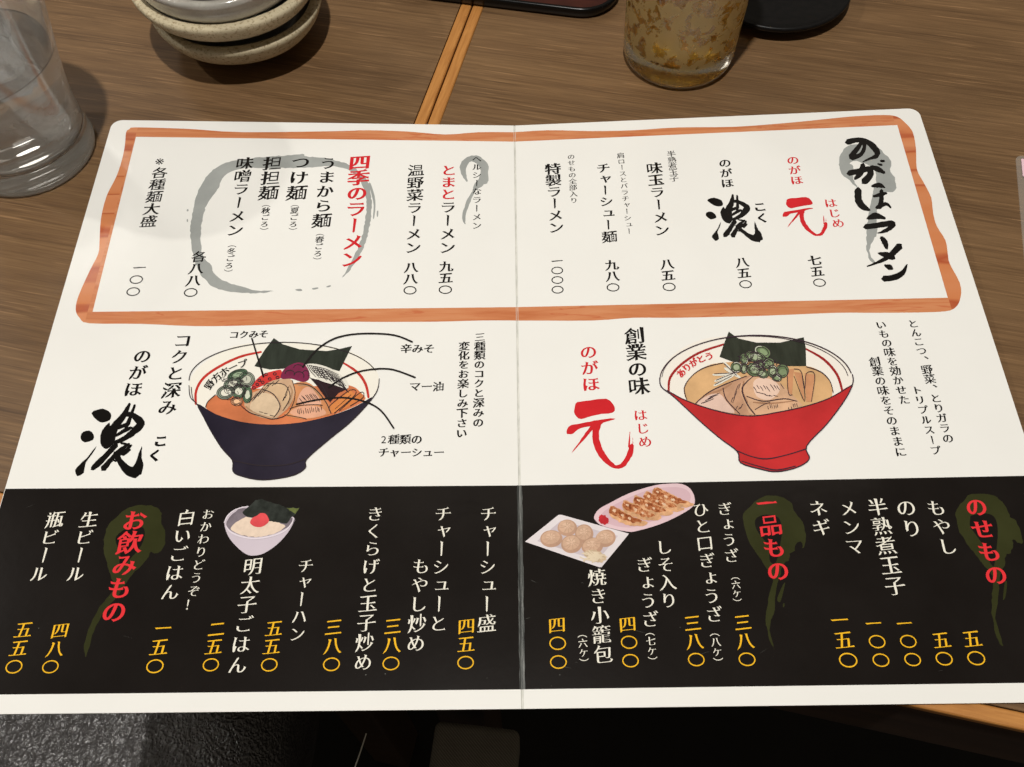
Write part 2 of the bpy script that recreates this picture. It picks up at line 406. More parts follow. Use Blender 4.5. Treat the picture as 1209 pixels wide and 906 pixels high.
def loops_fill(loops, grid=None):
    if grid:                                          # long edges bend with the sheet too
        L2 = []
        for l in loops:
            q = []
            for i in range(len(l)):
                a = Vector(l[i]); b = Vector(l[(i+1) % len(l)]); k = max(1, int((b-a).length/grid)+1)
                q += [tuple(a+(b-a)*j/k) for j in range(k)]
            L2.append(q)
        loops = L2
    vs = []; es = []
    for l in loops:
        b = len(vs); n = len(l); vs += [Vector((p[0], p[1])) for p in l]; es += [(b+i, b+(i+1) % n) for i in range(n)]
    nv = list(vs)
    if grid:
        xs = [v.x for v in vs]; ys = [v.y for v in vs]
        for i in range(int(min(xs)//grid)+1, int(max(xs)//grid)+1):
            for j in range(int(min(ys)//grid)+1, int(max(ys)//grid)+1): nv.append(Vector((i*grid, j*grid)))
    Vv, E, F, *_ = delaunay_2d_cdt(nv, es, [], 0, 1e-7)
    A = np.array([(v.x, v.y) for v in Vv]); F = np.array([f for f in F if len(f) == 3])
    cen = A[F].mean(1)
    S0 = np.array([tuple(vs[a]) for a, b in es]); S1 = np.array([tuple(vs[b]) for a, b in es])
    px, py = cen[:, 0:1], cen[:, 1:2]; y0, y1 = S0[None, :, 1], S1[None, :, 1]; x0, x1 = S0[None, :, 0], S1[None, :, 0]
    side = (x1-x0)*(py-y0)-(px-x0)*(y1-y0)
    wn = (((y0 <= py) & (y1 > py) & (side > 0)).sum(1)-((y0 > py) & (y1 <= py) & (side < 0)).sum(1))
    return A, F[wn != 0]
def area2(l): return sum(l[i-1][0]*l[i][1]-l[i][0]*l[i-1][1] for i in range(len(l)))
def ccw(l): return l if area2(l) > 0 else l[::-1]
LAY = 2.4e-5
def printed(name, loops, mat, layer, parent=None, grid=None):
    "flat print following the sheet; loops in sheet coordinates"
    A, F = loops_fill(loops, grid)
    V = [(x, y, lie(x, y)+layer*LAY) for x, y in A]
    return mesh_obj(name, V, [tuple(int(k) for k in f) for f in F], mat, parent or MENU)
def strips(name, parts, mat, layer, parent=None):
    "several pre-triangulated pieces joined into one print"
    V = []; F = []
    for i, (A, fs) in enumerate(parts):
        b = len(V); V += [(x, y, lie(x, y)+layer*LAY+(i % 40)*1.0e-6) for x, y in A]; F += [tuple(int(k)+b for k in f) for f in fs]
    return mesh_obj(name, V, F, mat, parent or MENU)
# ---- the two halves, a real laminated thickness
def panel(sign):
    e = .00035; R = .0055
    xs0, xs1 = sorted((sign*e, sign*HALF))
    loop = []
    def arc(cx, cy, a0, a1):
        for k in range(9):
            a = RAD(a0+(a1-a0)*k/8); loop.append((cx+R*math.cos(a), cy+R*math.sin(a)))
    if sign < 0:
        arc(-HALF+R, R, 180, 270); loop.append((-e, 0)); loop.append((-e, LONG)); arc(-HALF+R, LONG-R, 90, 180)
    else:
        loop.append((e, 0)); arc(HALF-R, R, -90, 0); arc(HALF-R, LONG-R, 0, 90); loop.append((e, LONG))
    A, F = loops_fill([loop], .008)
    n = len(A); T = .0007
    V = [(x, y, lie(x, y)) for x, y in A]+[(x, y, lie(x, y)-T) for x, y in A]
    FF = [tuple(int(k) for k in f) for f in F]
    FF = [f if (A[f[1]][0]-A[f[0]][0])*(A[f[2]][1]-A[f[0]][1])-(A[f[1]][1]-A[f[0]][1])*(A[f[2]][0]-A[f[0]][0]) > 0 else f[::-1] for f in FF]
    cnt = {}
    for f in FF:
        for i in range(3):
            a, b = f[i], f[(i+1) % 3]; cnt[(a, b)] = 1
    edge = [(a, b) for (a, b) in cnt if (b, a) not in cnt]
    allF = FF+[tuple(k+n for k in f[::-1]) for f in FF]+[(a, a+n, b+n, b) for a, b in edge]
    return mesh_obj('panel', V, allF, MAT_PAPER, MENU)
panel(-1); panel(1)
# crease: a slightly sunk, scuffed strip of laminate between the halves
m = M('scuffed_crease'); f = m.noise(m.coord((1, .25, 1)), 700, 3, .7)
m.link(m.ramp(f, [(.35, (.56, .56, .51)), (.65, (.74, .73, .67))]), m.b.inputs['Base Color']); m.set(Roughness=.4); CRE = m.m
m = M('scuffed_black_crease'); f = m.noise(m.coord((3, .12, 1)), 420, 4, .75)
m.link(m.ramp(f, [(.36, (.010, .010, .010)), (.52, (.05, .055, .05)), (.68, (.22, .22, .21))]), m.b.inputs['Base Color']); m.set(Roughness=.35); CREB = m.m
YT, YB = .0881, .0068
def crease(y0, y1, mat):
    ys = [y0+(y1-y0)*i/30 for i in range(31)]; xs = [-.0005, -.0003, 0, .0003, .0005]; dz = [0.0001, .00004, -.00025, .00004, 0.0001]
    V = [(x, y, lie(x, y)+d) for y in ys for x, d in zip(xs, dz)]
    F = [(r*5+c, r*5+c+1, r*5+c+6, r*5+c+5) for r in range(30) for c in range(4)]
    mesh_obj('crease', V, F, mat, MENU, True)
crease(0, YB, CRE); crease(YT, LONG, CRE)
def creaseb():
    ys = [YB+(YT-YB)*i/30 for i in range(31)]
    rnd = random.Random(3); V = []; F = []
    for r, y in enumerate(ys):
        wl = .0009+rnd.uniform(-.00012, .00018); wr = .0010+rnd.uniform(-.0001, .0002)
        for x, d in zip([-wl, -.0003, 0, .0003, wr], [.0002, .00015, -.0001, .00015, .0002]): V.append((x, y, lie(x, y)+d))
    F = [(r*5+c, r*5+c+1, r*5+c+6, r*5+c+5) for r in range(30) for c in range(4)]
    mesh_obj('crease', V, F, CREB, MENU, True)
creaseb()
BLACK = ink((24, 20, 18), .12, 30)
printed('black_band', [[(-HALF+.0002, YB), (-.0006, YB), (-.0006, YT), (-HALF+.0002, YT)]], BLACK, 1, grid=.008)
printed('black_band', [[(.0006, YB), (HALF-.0002, YB), (HALF-.0002, YT), (.0006, YT)]], BLACK, 1, grid=.008)

# ---- surveyed outlines: crop origin and zoom of each close look at the sheet
def cropper(ox, oy, s, dx=0, dy=0, kx=1, ky=1):
    return lambda x, y: on_menu(ox+((x*kx)+dx)/s, oy+((y*ky)+dy)/s)
def poly(P, K, smooth=True, k=3):
    Q = [K(*p) for p in P]
    if smooth: Q = [tuple(v) for v in catmull(Q, True, k)]
    return ccw(Q)
def rough(l, amp, seed=1, every=.0012):
    "dry-brush raggedness along an outline"
    rnd = random.Random(seed); out = []
    n = len(l)
    for i in range(n):
        a = Vector(l[i]); b = Vector(l[(i+1) % n]); L = (b-a).length; k = max(1, int(L/every)); nrm = Vector((b.y-a.y, a.x-b.x))
        if L > 0: nrm /= L
        for j in range(k):
            p = a+(b-a)*j/k+nrm*rnd.uniform(-amp, amp); out.append(tuple(p))
    return out
def stroke(P, K=None, scale=1.0, seg=4):
    "brush stroke: (x, y, width) points -> closed outline, in the crop's units"
    Q = catmull([(a, b, c) for a, b, c in P], False, seg)
    L = []; R = []
    n = len(Q)
    for i, q in enumerate(Q):
        a = Q[max(0, i-1)]; b = Q[min(n-1, i+1)]; d = Vector((b.x-a.x, b.y-a.y))
        d = d.normalized() if d.length > 1e-9 else Vector((1, 0)); nn = Vector((-d.y, d.x)); w = max(q.z, .01)/2
        L.append((q.x+nn.x*w, q.y+nn.y*w)); R.append((q.x-nn.x*w, q.y-nn.y*w))
    def cap(q, d, w): return [(q.x+d.x*w*.45, q.y+d.y*w*.45)]
    d0 = Vector((Q[0].x-Q[1].x, Q[0].y-Q[1].y)).normalized(); d1 = Vector((Q[-1].x-Q[-2].x, Q[-1].y-Q[-2].y)).normalized()
    loop = L+cap(Q[-1], d1, Q[-1].z)+R[::-1]+cap(Q[0], d0, Q[0].z)
    if K: loop = [K(*p) for p in loop]
    return ccw(loop)
INK_K = ink((16, 14, 13)); INK_R = ink((206, 34, 42), .06, 120); INK_G = ink((158, 161, 158), .10, 60)
INK_W = ink((238, 234, 220)); INK_Y = ink((244, 188, 42), .04, 100); INK_O = ink((50, 52, 26), .16, 45); INK_R2 = ink((228, 54, 60), .05, 120)
INK_P = ink((150, 140, 150), .1)

# ---- wooden frame round the upper price list
OUT = [(148.9, 156.4), (153, 152.7), (159.7, 150.6), (209.3, 151.9), (231.8, 153), (288, 156.3), (400, 155), (433, 154), (482.8, 155.6), (525.8, 159), (565.6, 156.3), (605.3, 156.3), (648, 154), (698, 155), (747.7, 154), (800, 150.7), (867.7, 149.9), (935.3, 144.8), (1003, 138), (1043.6, 136), (1059, 138), (1067.3, 143.8), (1077.4, 155.6), (1081.5, 176), (1082.5, 199.6), (1091, 216.5), (1099.4, 233.4), (1101.8, 252), (1106, 267), (1116.3, 284), (1119, 300), (1121.5, 312), (1133.2, 334.1), (1134.2, 351), (1126.5, 364.6), (1104.5, 368.6), (1036.8, 369.6), (986, 369.6), (901.5, 373), (800, 375.4), (747.7, 375.4), (698, 378.7), (609.3, 378.7), (565.6, 378.7), (515.9, 380), (449.7, 380.3), (400, 380.3), (298, 384.3), (231.8, 385.3), (165.6, 382.6), (106, 382), (94.4, 376), (89.4, 366), (92.7, 349.5), (106, 319.7), (115.9, 299.9), (117.5, 284.8), (119.2, 258.3), (125.8, 231.8), (137.4, 208.6), (144, 188.7), (147.4, 172.2)]
INN = [(160.5, 161.8), (605.5, 167.4), (1059.4, 147.9), (1119, 351.7), (609.3, 362.8), (109.3, 368.4)]
outl = [tuple(v) for v in catmull([on_menu(*p) for p in OUT], True, 3)]
inn = [on_menu(*p) for p in INN]
m = M('printed_timber')
tc = m.node('ShaderNodeTexCoord'); sp_ = m.node('ShaderNodeSeparateXYZ'); m.link(tc.outputs['Object'], sp_.inputs[0])
ab = m.node('ShaderNodeMath'); ab.operation = 'ABSOLUTE'; m.link(sp_.outputs['X'], ab.inputs[0])
gt = m.node('ShaderNodeMath'); gt.operation = 'GREATER_THAN'; gt.inputs[1].default_value = .196; m.link(ab.outputs[0], gt.inputs[0])
fa = m.noise(m.coord((2.2, 26, 1)), 9, 5, .6, 1.0); fs = m.noise(m.coord((1.4, 14, 1)), 14, 3, .5, 2.5)
ca = m.ramp(fa, [(.28, srgb(190, 110, 68)), (.5, srgb(204, 131, 88)), (.72, srgb(212, 147, 104))])
ca = m.mix(m.ramp(fs, [(.60, g1(0)), (.66, g1(.6)), (.70, g1(0))]), ca, srgb(186, 84, 48))
fb = m.noise(m.coord((3, 34, 1)), 1.3, 2, .5, .15)
cb = m.ramp(fb, [(.36, srgb(208, 134, 90)), (.47, srgb(204, 126, 80)), (.50, srgb(176, 86, 54)), (.53, srgb(212, 140, 96)), (.63, srgb(206, 128, 84)), (.655, srgb(182, 94, 60)), (.68, srgb(210, 138, 94))])
m.link(m.mix(gt.outputs[0], ca, cb), m.b.inputs['Base Color']); m.set(Roughness=.17); m.b.inputs['Specular IOR Level'].default_value = .22; sheet_relief(m)
printed('timber_frame', [ccw(outl), ccw(inn)[::-1]], m.m, 1, grid=.01)
# ---- brush washes behind the lettering
C5 = cropper(210, 165, 4.767)
ringw = [(70,500),(80,420),(100,330),(140,240),(200,170),(270,130),(380,110),(500,97),(600,90),(700,82),(720,95),(800,100),(880,115),(960,140),(1020,180),(1070,240),(1088,310),(1088,420),(1070,530),(1030,640),(980,720),(925,778),(960,715),(1010,620),(1040,530),(1058,430),(1060,330),(1035,250),(990,190),(930,160),(850,150),(700,160),(500,160),(380,160),(300,180),(250,220),(225,280),(170,350),(145,420),(130,500),(130,600),(150,670),(190,710),(200,750),(250,790),(330,820),(400,840),(450,852),(540,852),(440,865),(300,858),(200,830),(130,760),(90,670),(75,580)]
loops = [rough(poly(ringw, C5), .00028, 1)]
for q in ([(660,845),(690,840),(700,850),(680,853)], [(755,838),(785,832),(790,838),(765,845)], [(835,828),(855,820),(862,825),(845,832)], [(1075,250),(1085,248),(1108,320),(1112,380),(1105,440),(1098,440),(1102,370),(1090,310)], [(1120,405),(1128,402),(1126,432),(1120,432)], [(50,395),(58,392),(60,402),(52,404)], [(50,450),(56,448),(57,462),(51,462)]):
    loops.append(poly(q, C5))
printed('brush_wash', loops, INK_G, 1, grid=.01)
C6 = cropper(530, 170, 8.243)
printed('brush_wash', [rough(poly([(170,370),(130,310),(108,250),(115,190),(160,140),(220,115),(290,120),(345,160),(390,220),(380,270),(385,340),(370,385),(340,395),(320,420),(290,430),(250,470),(210,560),(175,650),(160,720),(160,780),(140,760),(132,700),(150,620),(185,530),(225,460),(245,400),(290,340),(305,260),(280,200),(240,175),(200,180),(170,230),(165,290),(180,340)], C6), .0002, 2)], INK_G, 1, grid=.01)
C3 = cropper(980, 155, 4.773)
printed('brush_wash', [rough(poly([(50,180),(60,130),(90,90),(130,75),(200,75),(270,95),(330,150),(345,180),(340,230),(365,260),(370,330),(340,345),(310,345),(270,420),(262,500),(268,570),(250,600),(230,640),(225,690),(255,745),(225,730),(208,670),(205,600),(210,520),(225,440),(240,350),(262,260),(235,200),(150,170),(110,180),(130,200),(130,270),(155,320),(110,280),(65,240)], C3), .0003, 3)], INK_G, 1, grid=.01)
C8 = cropper(860, 575, 4.417)
printed('brush_wash', [rough(poly([(75,140),(120,95),(180,50),(230,45),(290,60),(330,90),(350,140),(385,185),(405,250),(400,300),(385,320),(380,285),(350,300),(345,335),(320,350),(315,385),(290,400),(265,480),(245,560),(240,640),(215,720),(225,800),(240,848),(215,800),(198,720),(198,650),(215,560),(232,490),(200,430),(150,350),(100,270),(80,200)], C8), .00025, 4), poly([(150,160),(200,145),(260,160),(280,220),(270,300),(250,390),(230,400),(215,380),(210,310),(180,270),(150,230),(138,190)], C8)[::-1], poly([(285,510),(295,505),(275,590),(262,600),(255,580)], C8), poly([(285,610),(292,608),(292,625),(285,626)], C8)], INK_O, 2, grid=.01)
C7 = cropper(1120, 580, 4.528)
printed('brush_wash', [rough(poly([(35,115),(65,70),(105,25),(160,12),(230,20),(270,45),(310,90),(330,140),(360,160),(385,220),(395,270),(380,280),(345,260),(345,290),(330,330),(305,345),(300,400),(280,430),(270,520),(265,600),(250,680),(270,760),(292,828),(265,800),(240,710),(228,620),(235,520),(240,470),(190,400),(120,310),(60,220),(45,150)], C7), .00025, 5), poly([(115,150),(125,130),(200,120),(245,140),(262,200),(258,290),(245,390),(235,400),(215,370),(190,300),(150,240),(115,190)], C7)[::-1], poly([(300,490),(312,487),(305,560),(290,580)], C7)], INK_O, 2, grid=.01)
C9 = cropper(90, 580, 4.315)
printed('brush_wash', [rough(poly([(140,270),(150,210),(165,170),(210,130),(250,95),(310,75),(380,75),(425,95),(435,125),(435,165),(455,220),(445,290),(400,320),(380,310),(360,350),(300,410),(260,460),(215,530),(150,600),(100,690),(75,760),(50,845),(42,820),(45,760),(75,680),(120,590),(185,510),(185,460),(150,350)], C9), .00025, 6), poly([(205,230),(260,190),(330,180),(350,215),(330,280),(280,340),(240,380),(220,370),(225,320),(205,270)], C9)[::-1]], INK_O, 2, grid=.01)

# ---- lettering: one part per column of the menu
def glyph_tri(ch, bold, vertical=True):
    key = ('t', ch, round(bold, 4), vertical)
    if key not in _cache: _cache[key] = loops_fill(glyph_loops(ch, bold, vertical))
    return _cache[key]
def column(s, x0, y0, x1, y1, mat=None, size=1.0, bold=.006, layer=3, em=None, wide=1.0):
    "a vertical run of characters; first and last character centres surveyed"
    mat = mat or INK_K
    a = Vector(on_menu(x0, y0)); b = Vector(on_menu(x1, y1)); n = len(s)
    step = (b-a).length/max(1, n-1); e = (em*.001 if em else step)*size
    P = []
    for i, ch in enumerate(s):
        c = a+(b-a)*(i/max(1, n-1)); A, F = glyph_tri(ch, bold+(.015 if mat is INK_K else .011))
        k = .93 if 0x3040 <= ord(ch) <= 0x30ff and ch != 'ー' else 1.0
        P.append((A*[e*k*wide, e*k]+[c.x, c.y], F))
    return strips('lettering', P, mat, layer)
def row(s, x0, y0, x1, y1, mat=None, size=1.0, bold=.006, layer=3, turn=False, bow=0.0):
    mat = mat or INK_K
    a = Vector(on_menu(x0, y0)); b = Vector(on_menu(x1, y1)); n = len(s); e = (b-a).length/(n-1)*size
    P = []
    for i, ch in enumerate(s):
        t = i/(n-1); c = a+(b-a)*t; d = (b-a).normalized(); nn = Vector((-d.y, d.x)); c = c+nn*bow*4*t*(1-t)
        A, F = glyph_tri(ch, bold+.012, False)
        th = (math.atan2(d.y, d.x)+bow*0) if turn else 0
        if turn: th += math.atan(-bow*4*(2*t-1)/(b-a).length)
        cs, sn = math.cos(th), math.sin(th)
        P.append((np.stack([A[:, 0]*cs-A[:, 1]*sn, A[:, 0]*sn+A[:, 1]*cs], 1)*e+[c.x, c.y], F))
    return strips('lettering', P, mat, layer)
R_, Y_, W_ = INK_R, INK_Y, INK_W
for a in [
 ('※各種麺大盛', 192, 190.4, 175.5, 261.6), ('一〇〇', 164.6, 316.4, 157.3, 344.6),
 ('味噌ラーメン', 289, 193, 277.5, 272), ('（冬ごろ）', 274.5, 288.5, 269, 322.4),
 ('担担麺', 321.9, 193, 317.2, 227.8), ('（秋ごろ）', 314.8, 241, 311.3, 273),
 ('つけ麺', 355, 192, 350.3, 227.8), ('（夏ごろ）', 348.6, 241, 345.4, 273),
 ('うまから麺', 387.4, 193, 379.8, 260.6), ('（春ごろ）', 378.3, 275, 374.2, 308),
 ('四季のラーメン', 424.8, 192, 414.9, 306.5, R_, 1.06, .016), ('各八八〇', 235, 303.2, 225.2, 345.6),
 ('温野菜ラーメン', 491, 201.3, 487.7, 292.6), ('八八〇', 485.4, 315.8, 484.1, 343),
 ('とまと', 529.8, 201.3, 529, 229.5, R_, 1.05, .012), ('ラーメン', 529, 245, 528.1, 292.6), ('九五〇', 526.8, 314.8, 525.8, 342.3),
 ('ヘルシーなラーメン', 562.9, 188, 562.9, 266.6, None, .95, -.004),
 ('のせもの全部入り', 674.2, 185.4, 677.5, 236.8, None, 1.0, -.010), ('特製ラーメン', 652.6, 199.7, 656.6, 268.9, None, 1.06, .006), ('一〇〇〇', 657.6, 308.5, 658.3, 342.3, None, 1.1),
 ('肩ロースとバラチャーシュー', 732.8, 183.8, 742.7, 273.2, None, 1.0, -.010), ('チャーシュー麺', 712.3, 198.7, 719.5, 279.8), ('九八〇', 722.2, 313, 723.8, 339.6),
 ('半熟煮玉子', 792.4, 182, 795.7, 211, None, 1.1, -.010), ('味玉ラーメン', 772.5, 198.7, 781.5, 272), ('八五〇', 787.4, 312, 790, 339),
 ('のがほ', 855.8, 192.8, 858.5, 216.5), ('こく', 897, 244.5, 899.8, 257.5, None, .95, .03), ('八五〇', 876, 309.8, 880.2, 335.8),
 ('のがほ', 936, 189.4, 940.4, 213, R_), ('はじめ', 980.5, 240, 989.4, 263.9, R_, 1.02, .0), ('七五〇', 961.7, 307.7, 967.5, 334),
 ('コクと深み', 215.9, 402.5, 198, 481), ('のがほ', 168.2, 420.7, 157.3, 459.8), ('こく', 189.7, 521, 182.8, 538, None, .88, .045),
 ('三種類のコクと深みの', 566.6, 398.2, 564.6, 499.2, None, 1.04, .012), ('変化をお楽しみ下さい', 548, 409, 545, 511.8, None, 1.04, .012),
 ('創業の味', 749.3, 396.6, 754.3, 456.2, None, 1.06, .006), ('のがほ', 694.7, 415.8, 697.4, 453.8, R_), ('はじめ', 756, 490.3, 761.6, 521.7, R_, .98, .0),
 ('とんこつ、野菜、とりガラの', 1078, 382.5, 1119, 517.8, None, 1.05, .004), ('トリプルスープ', 1082.5, 461, 1104.5, 532), 
 ('いもの味を効かせた', 1040.2, 383.9, 1067.3, 472.2, None, 1.05, .004), ('創業の味をそのままに', 1032.7, 427.2, 1063.2, 533.7, None, 1.05, .004)]:
    column(*a)
WB = .002
for a in [
 ('瓶ビール', 65.2, 613.7, 46.4, 677.6, W_), ('五五〇', 28, 743.8, 16.6, 787.5, Y_), ('生ビール', 105, 613.7, 89.4, 677.6, W_), ('四八〇', 71.2, 744.8, 59.6, 787.5, Y_),
 ('お飲みもの', 159, 614.7, 135, 722.3, INK_R2, 1.08, .016), ('白いごはん', 220.2, 611.4, 201, 699, W_), ('一五〇', 192.7, 742, 183, 786.9, Y_),
 ('おかわりどうぞ！', 245.7, 607.4, 225.8, 714, W_, .98), ('明太子ごはん', 298.7, 668.7, 280.5, 785.2, W_), ('二五〇', 256, 742.8, 249, 785.2, Y_),
 ('チャーハン', 361, 668.3, 351, 748.8, W_), ('五五〇', 323.5, 742.2, 318, 785.2, Y_), ('きくらげと玉子炒め', 443, 607, 428.8, 782, W_), ('三八〇', 394, 740.5, 391.4, 784.6, Y_),
 ('チャーシューと', 523.2, 607, 517.5, 736.2, W_), ('もやし炒め', 497, 668.7, 491, 759.7, W_), ('三八〇', 463.9, 739.5, 461.6, 783.6, Y_),
 ('チャーシュー盛', 576.5, 607, 574.5, 736.2, W_), ('四五〇', 550.7, 739.5, 549.7, 782.6, Y_),
 ('焼き小籠包', 704.6, 681.9, 712, 772.6, W_), ('（六ケ）', 687.4, 747.8, 689.7, 783, W_), ('四〇〇', 657.6, 738.2, 659.3, 781.9, Y_),
 ('しそ入り', 784, 646.2, 789.7, 709, W_), ('ぎょうざ', 761, 667, 767.5, 731.3, W_), ('（七ケ）', 767, 745.5, 770.9, 781, W_), ('四〇〇', 741, 737.2, 744.4, 780.3, Y_),
 ('ひと口ぎょうざ', 827, 602, 843, 725.6, W_), ('（八ケ）', 843.3, 746, 848.4, 782.5, W_), ('三八〇', 817.6, 735.8, 822, 779, Y_),
 ('ぎょうざ', 855.8, 601, 863.3, 656.3, W_), ('（六ケ）', 867.7, 680, 871, 712, W_), ('三八〇', 876.8, 735, 881.9, 778.7, Y_),
 ('一品もの', 904.9, 594.4, 918.4, 674.2, INK_R2, 1.0, .016), ('ネギ', 965.8, 600.4, 969.8, 623, W_), ('一五〇', 991, 732.4, 1001.3, 779.7, Y_),
 ('メンマ', 1001.3, 600.4, 1009, 645, W_), ('一〇〇', 1031, 736.4, 1040, 779.7, Y_), ('半熟煮玉子', 1035.8, 598.8, 1056.4, 691.8, W_),
 ('のり', 1069.6, 599.8, 1076.7, 624, W_), ('一〇〇', 1067.3, 736.4, 1077.4, 779, Y_), ('もやし', 1105, 599.8, 1118.7, 645, W_), ('五〇', 1111.2, 756, 1114.6, 778, Y_),
 ('のせもの', 1152.5, 598.8, 1175.5, 679, INK_R2, 1.0, .016), ('五〇', 1147.4, 754.4, 1152.5, 777.4, Y_)]:
    b = list(a)+[None]*(8-len(a))
    column(b[0], b[1], b[2], b[3], b[4], b[5], b[6] or 1.0, (b[7] if b[7] is not None else -.009)-(.004 if b[5] is INK_R2 else 0), 4)
row('コクみそ', 276.5, 395.6, 311.3, 394.6, None, 1.0, .014, 5); row('辛みそ', 479.5, 411.8, 506.6, 411.8, None, 1, .012); row('マー油', 490, 456.5, 517.5, 456.5, None, 1, .012)
row('2種類の', 451.3, 519, 492, 519, None, 1, .012); row('チャーシュー', 453, 534.3, 518.2, 534.3, None, 1.0, .012)

# ---- big hand-brushed characters
def title():
    S = [[(178,62,16),(152,100,24),(118,145,30)], [(98,62,30),(160,50,24),(215,65,28),(260,108,32),(262,140,24),(225,155,14),(182,176,5)], [(190,62,20),(192,100,20),(170,135,22),(122,152,24)],
         [(105,238,28),(170,225,28),(222,215,28),(225,250,34),(192,285,36)], [(185,190,24),(170,240,30),(140,270,14)], [(232,200,16),(270,215,28),(305,235,14)], [(285,168,10),(304,170,14)], [(268,185,8),(290,191,14)],
         [(158,332,36),(160,390,36),(188,428,32),(224,445,12)], [(238,310,14),(275,305,26),(308,318,8)], [(245,368,12),(280,360,20),(318,350,12)], [(290,335,20),(290,380,24),(283,420,28),(262,430,18)], [(283,418,24),(320,412,18),(342,432,8)],
         [(212,492,16),(255,478,34),(310,492,12)], [(198,540,26),(260,532,28),(348,520,30),(345,540,24),(305,565,18),(268,576,5)],
         [(288,600,16),(308,625,30),(320,660,16)], [(392,648,36),(340,700,28),(280,735,18),(208,763,4)], [(272,688,8),(320,700,32),(358,716,24)],
         [(308,756,10),(335,768,28),(352,778,10)], [(302,832,30),(360,825,30),(408,800,28),(434,752,8)]]
    return [rough(stroke([(a, b, w*1.12) for a, b, w in s], C3), .00013, i, .001) for i, s in enumerate(S)]
printed('lettering', title(), INK_K, 3)
KOKU = dict(polys=[[(230,190),(290,155),(340,148),(400,170),(422,210),(405,260),(340,280),(290,262)], [(125,410),(150,372),(210,358),(250,395),(245,450),(165,475),(128,440)], [(280,512),(235,590),(175,670),(155,770),(92,802),(72,745),(110,695),(180,630)],
              [(405,280),(412,335),(470,400),(440,490),(380,540),(330,510),(315,450),(335,360)]],
            strokes=[[(602,98,24),(545,210,56),(460,320,80),(395,430,120),(365,500,60)], [(652,112,24),(622,190,30),(590,280,38),(560,335,30)],
                     [(560,205,44),(620,205,54),(695,262,80),(705,305,76),(640,370,66),(560,430,50),(450,480,34)],
                     [(490,335,36),(595,290,36)], [(465,410,26),(560,356,38),(622,330,24)], [(470,498,54),(375,600,48),(290,685,62),(238,730,40)],
                     [(600,488,24),(500,560,44),(425,640,44),(345,730,60)], [(618,500,18),(560,560,34),(470,605,34)], [(520,480,26),(600,500,24)], [(465,585,60),(520,675,62),(590,750,96),(665,765,118)],
                     [(665,760,118),(695,690,84),(700,615,40),(722,510,3)], [(608,545,20),(540,598,24)], [(420,640,16),(470,655,20)], [(360,600,14),(450,520,16)]])
GEN = dict(polys=[[(205,95),(350,75),(530,57),(600,110),(630,165),(605,215),(480,230),(330,262),(250,285),(195,260),(170,205),(180,140)], [(85,450),(90,400),(130,355),(200,345),(400,305),(520,285),(620,278),(620,292),(500,325),(470,350),(380,365),(280,380),(210,405),(160,450),(110,455)], [(355,365),(390,360),(385,400),(260,540),(140,672),(230,540)]],
           strokes=[[(430,340,92),(412,450,74),(432,580,78),(500,710,72),(590,800,52),(650,826,40),(720,800,52),(770,730,60),(808,650,62),(820,580,50)], [(788,600,26),(798,430,4)], [(830,560,10),(828,500,4)]])
def bigchar(D, K, mat, seed):
    L = [rough(poly(q, K, True, 2), .0001, seed+i, .0015) for i, q in enumerate(D['polys'])]
    L += [rough(stroke(s, K), .00012, seed+9+i, .0012) for i, s in enumerate(D['strokes'])]
    printed('lettering', L, mat, 3)
bigchar(KOKU, cropper(80, 465, 8.237), INK_K, 20)
bigchar(KOKU, lambda x, y: on_menu(820+(.608*x+.243*y-86)/6.717, 170+(.523*y+351)/6.717), INK_K, 40)
bigchar(GEN, cropper(660, 465, 9.533), INK_R, 60)
bigchar(GEN, lambda x, y: on_menu(820+(.4556*x+.0467*y+640)/6.717, 170+(.393*y+400)/6.717), INK_R, 80)
# ---- printed pictures
def fill_of(parent, K, layer):
    def f(name, P, rgb, var=.12, dl=0, smooth=True, scale=120, stretch=(1, 1, 1), ragged=0):
        l = poly(P, K, smooth)
        if ragged: l = rough(l, ragged, 3, .0008)
        return printed(name, [l], ink(rgb, var, scale, stretch=stretch), layer+dl, parent, grid=.01)
    return f
def lines(name, L, K, mat, layer, parent):
    if name == 'pen_line': L = [[(a, b, w*1.45) for a, b, w in s] for s in L]
    return strips(name, [loops_fill([stroke(s, K)]) for s in L], mat, layer, parent)
def ell(cx, cy, rx, ry, rot=0, n=14):
    c, s = math.cos(RAD(rot)), math.sin(RAD(rot))
    return [(cx+rx*math.cos(a)*c-ry*math.sin(a)*s, cy+rx*math.cos(a)*s+ry*math.sin(a)*c) for a in [2*math.pi*i/n for i in range(n)]]
def arcline(cx, cy, rx, ry, a0, a1, w, rot=0, n=7):
    c, s = math.cos(RAD(rot)), math.sin(RAD(rot)); out = []
    for i in range(n):
        a = RAD(a0+(a1-a0)*i/(n-1)); x, y = rx*math.cos(a), ry*math.sin(a); out.append((cx+x*c-y*s, cy+x*s+y*c, w))
    return out
def pic(name, label, px, py):
    q = on_menu(px, py); o = bpy.data.objects.new(name, None); COL.objects.link(o); o.parent = MENU
    o.location = Vector((q[0], q[1], 0))-MENU.location; o['label'] = label; return o
rn = random.Random(11)
def hatch(x0, y0, x1, y1, dx, dy, n, w=2.5, jit=8):
    out = []
    for i in range(n):
        t = i/max(1, n-1); x = x0+(x1-x0)*t+rn.uniform(-jit, jit)*.4; y = y0+(y1-y0)*t+rn.uniform(-jit, jit); k = rn.uniform(.6, 1.1)
        out.append([(x, y, w), (x+dx*k*.5+rn.uniform(-2, 2), y+dy*k*.5, w), (x+dx*k, y+dy*k, w*.6)])
    return out
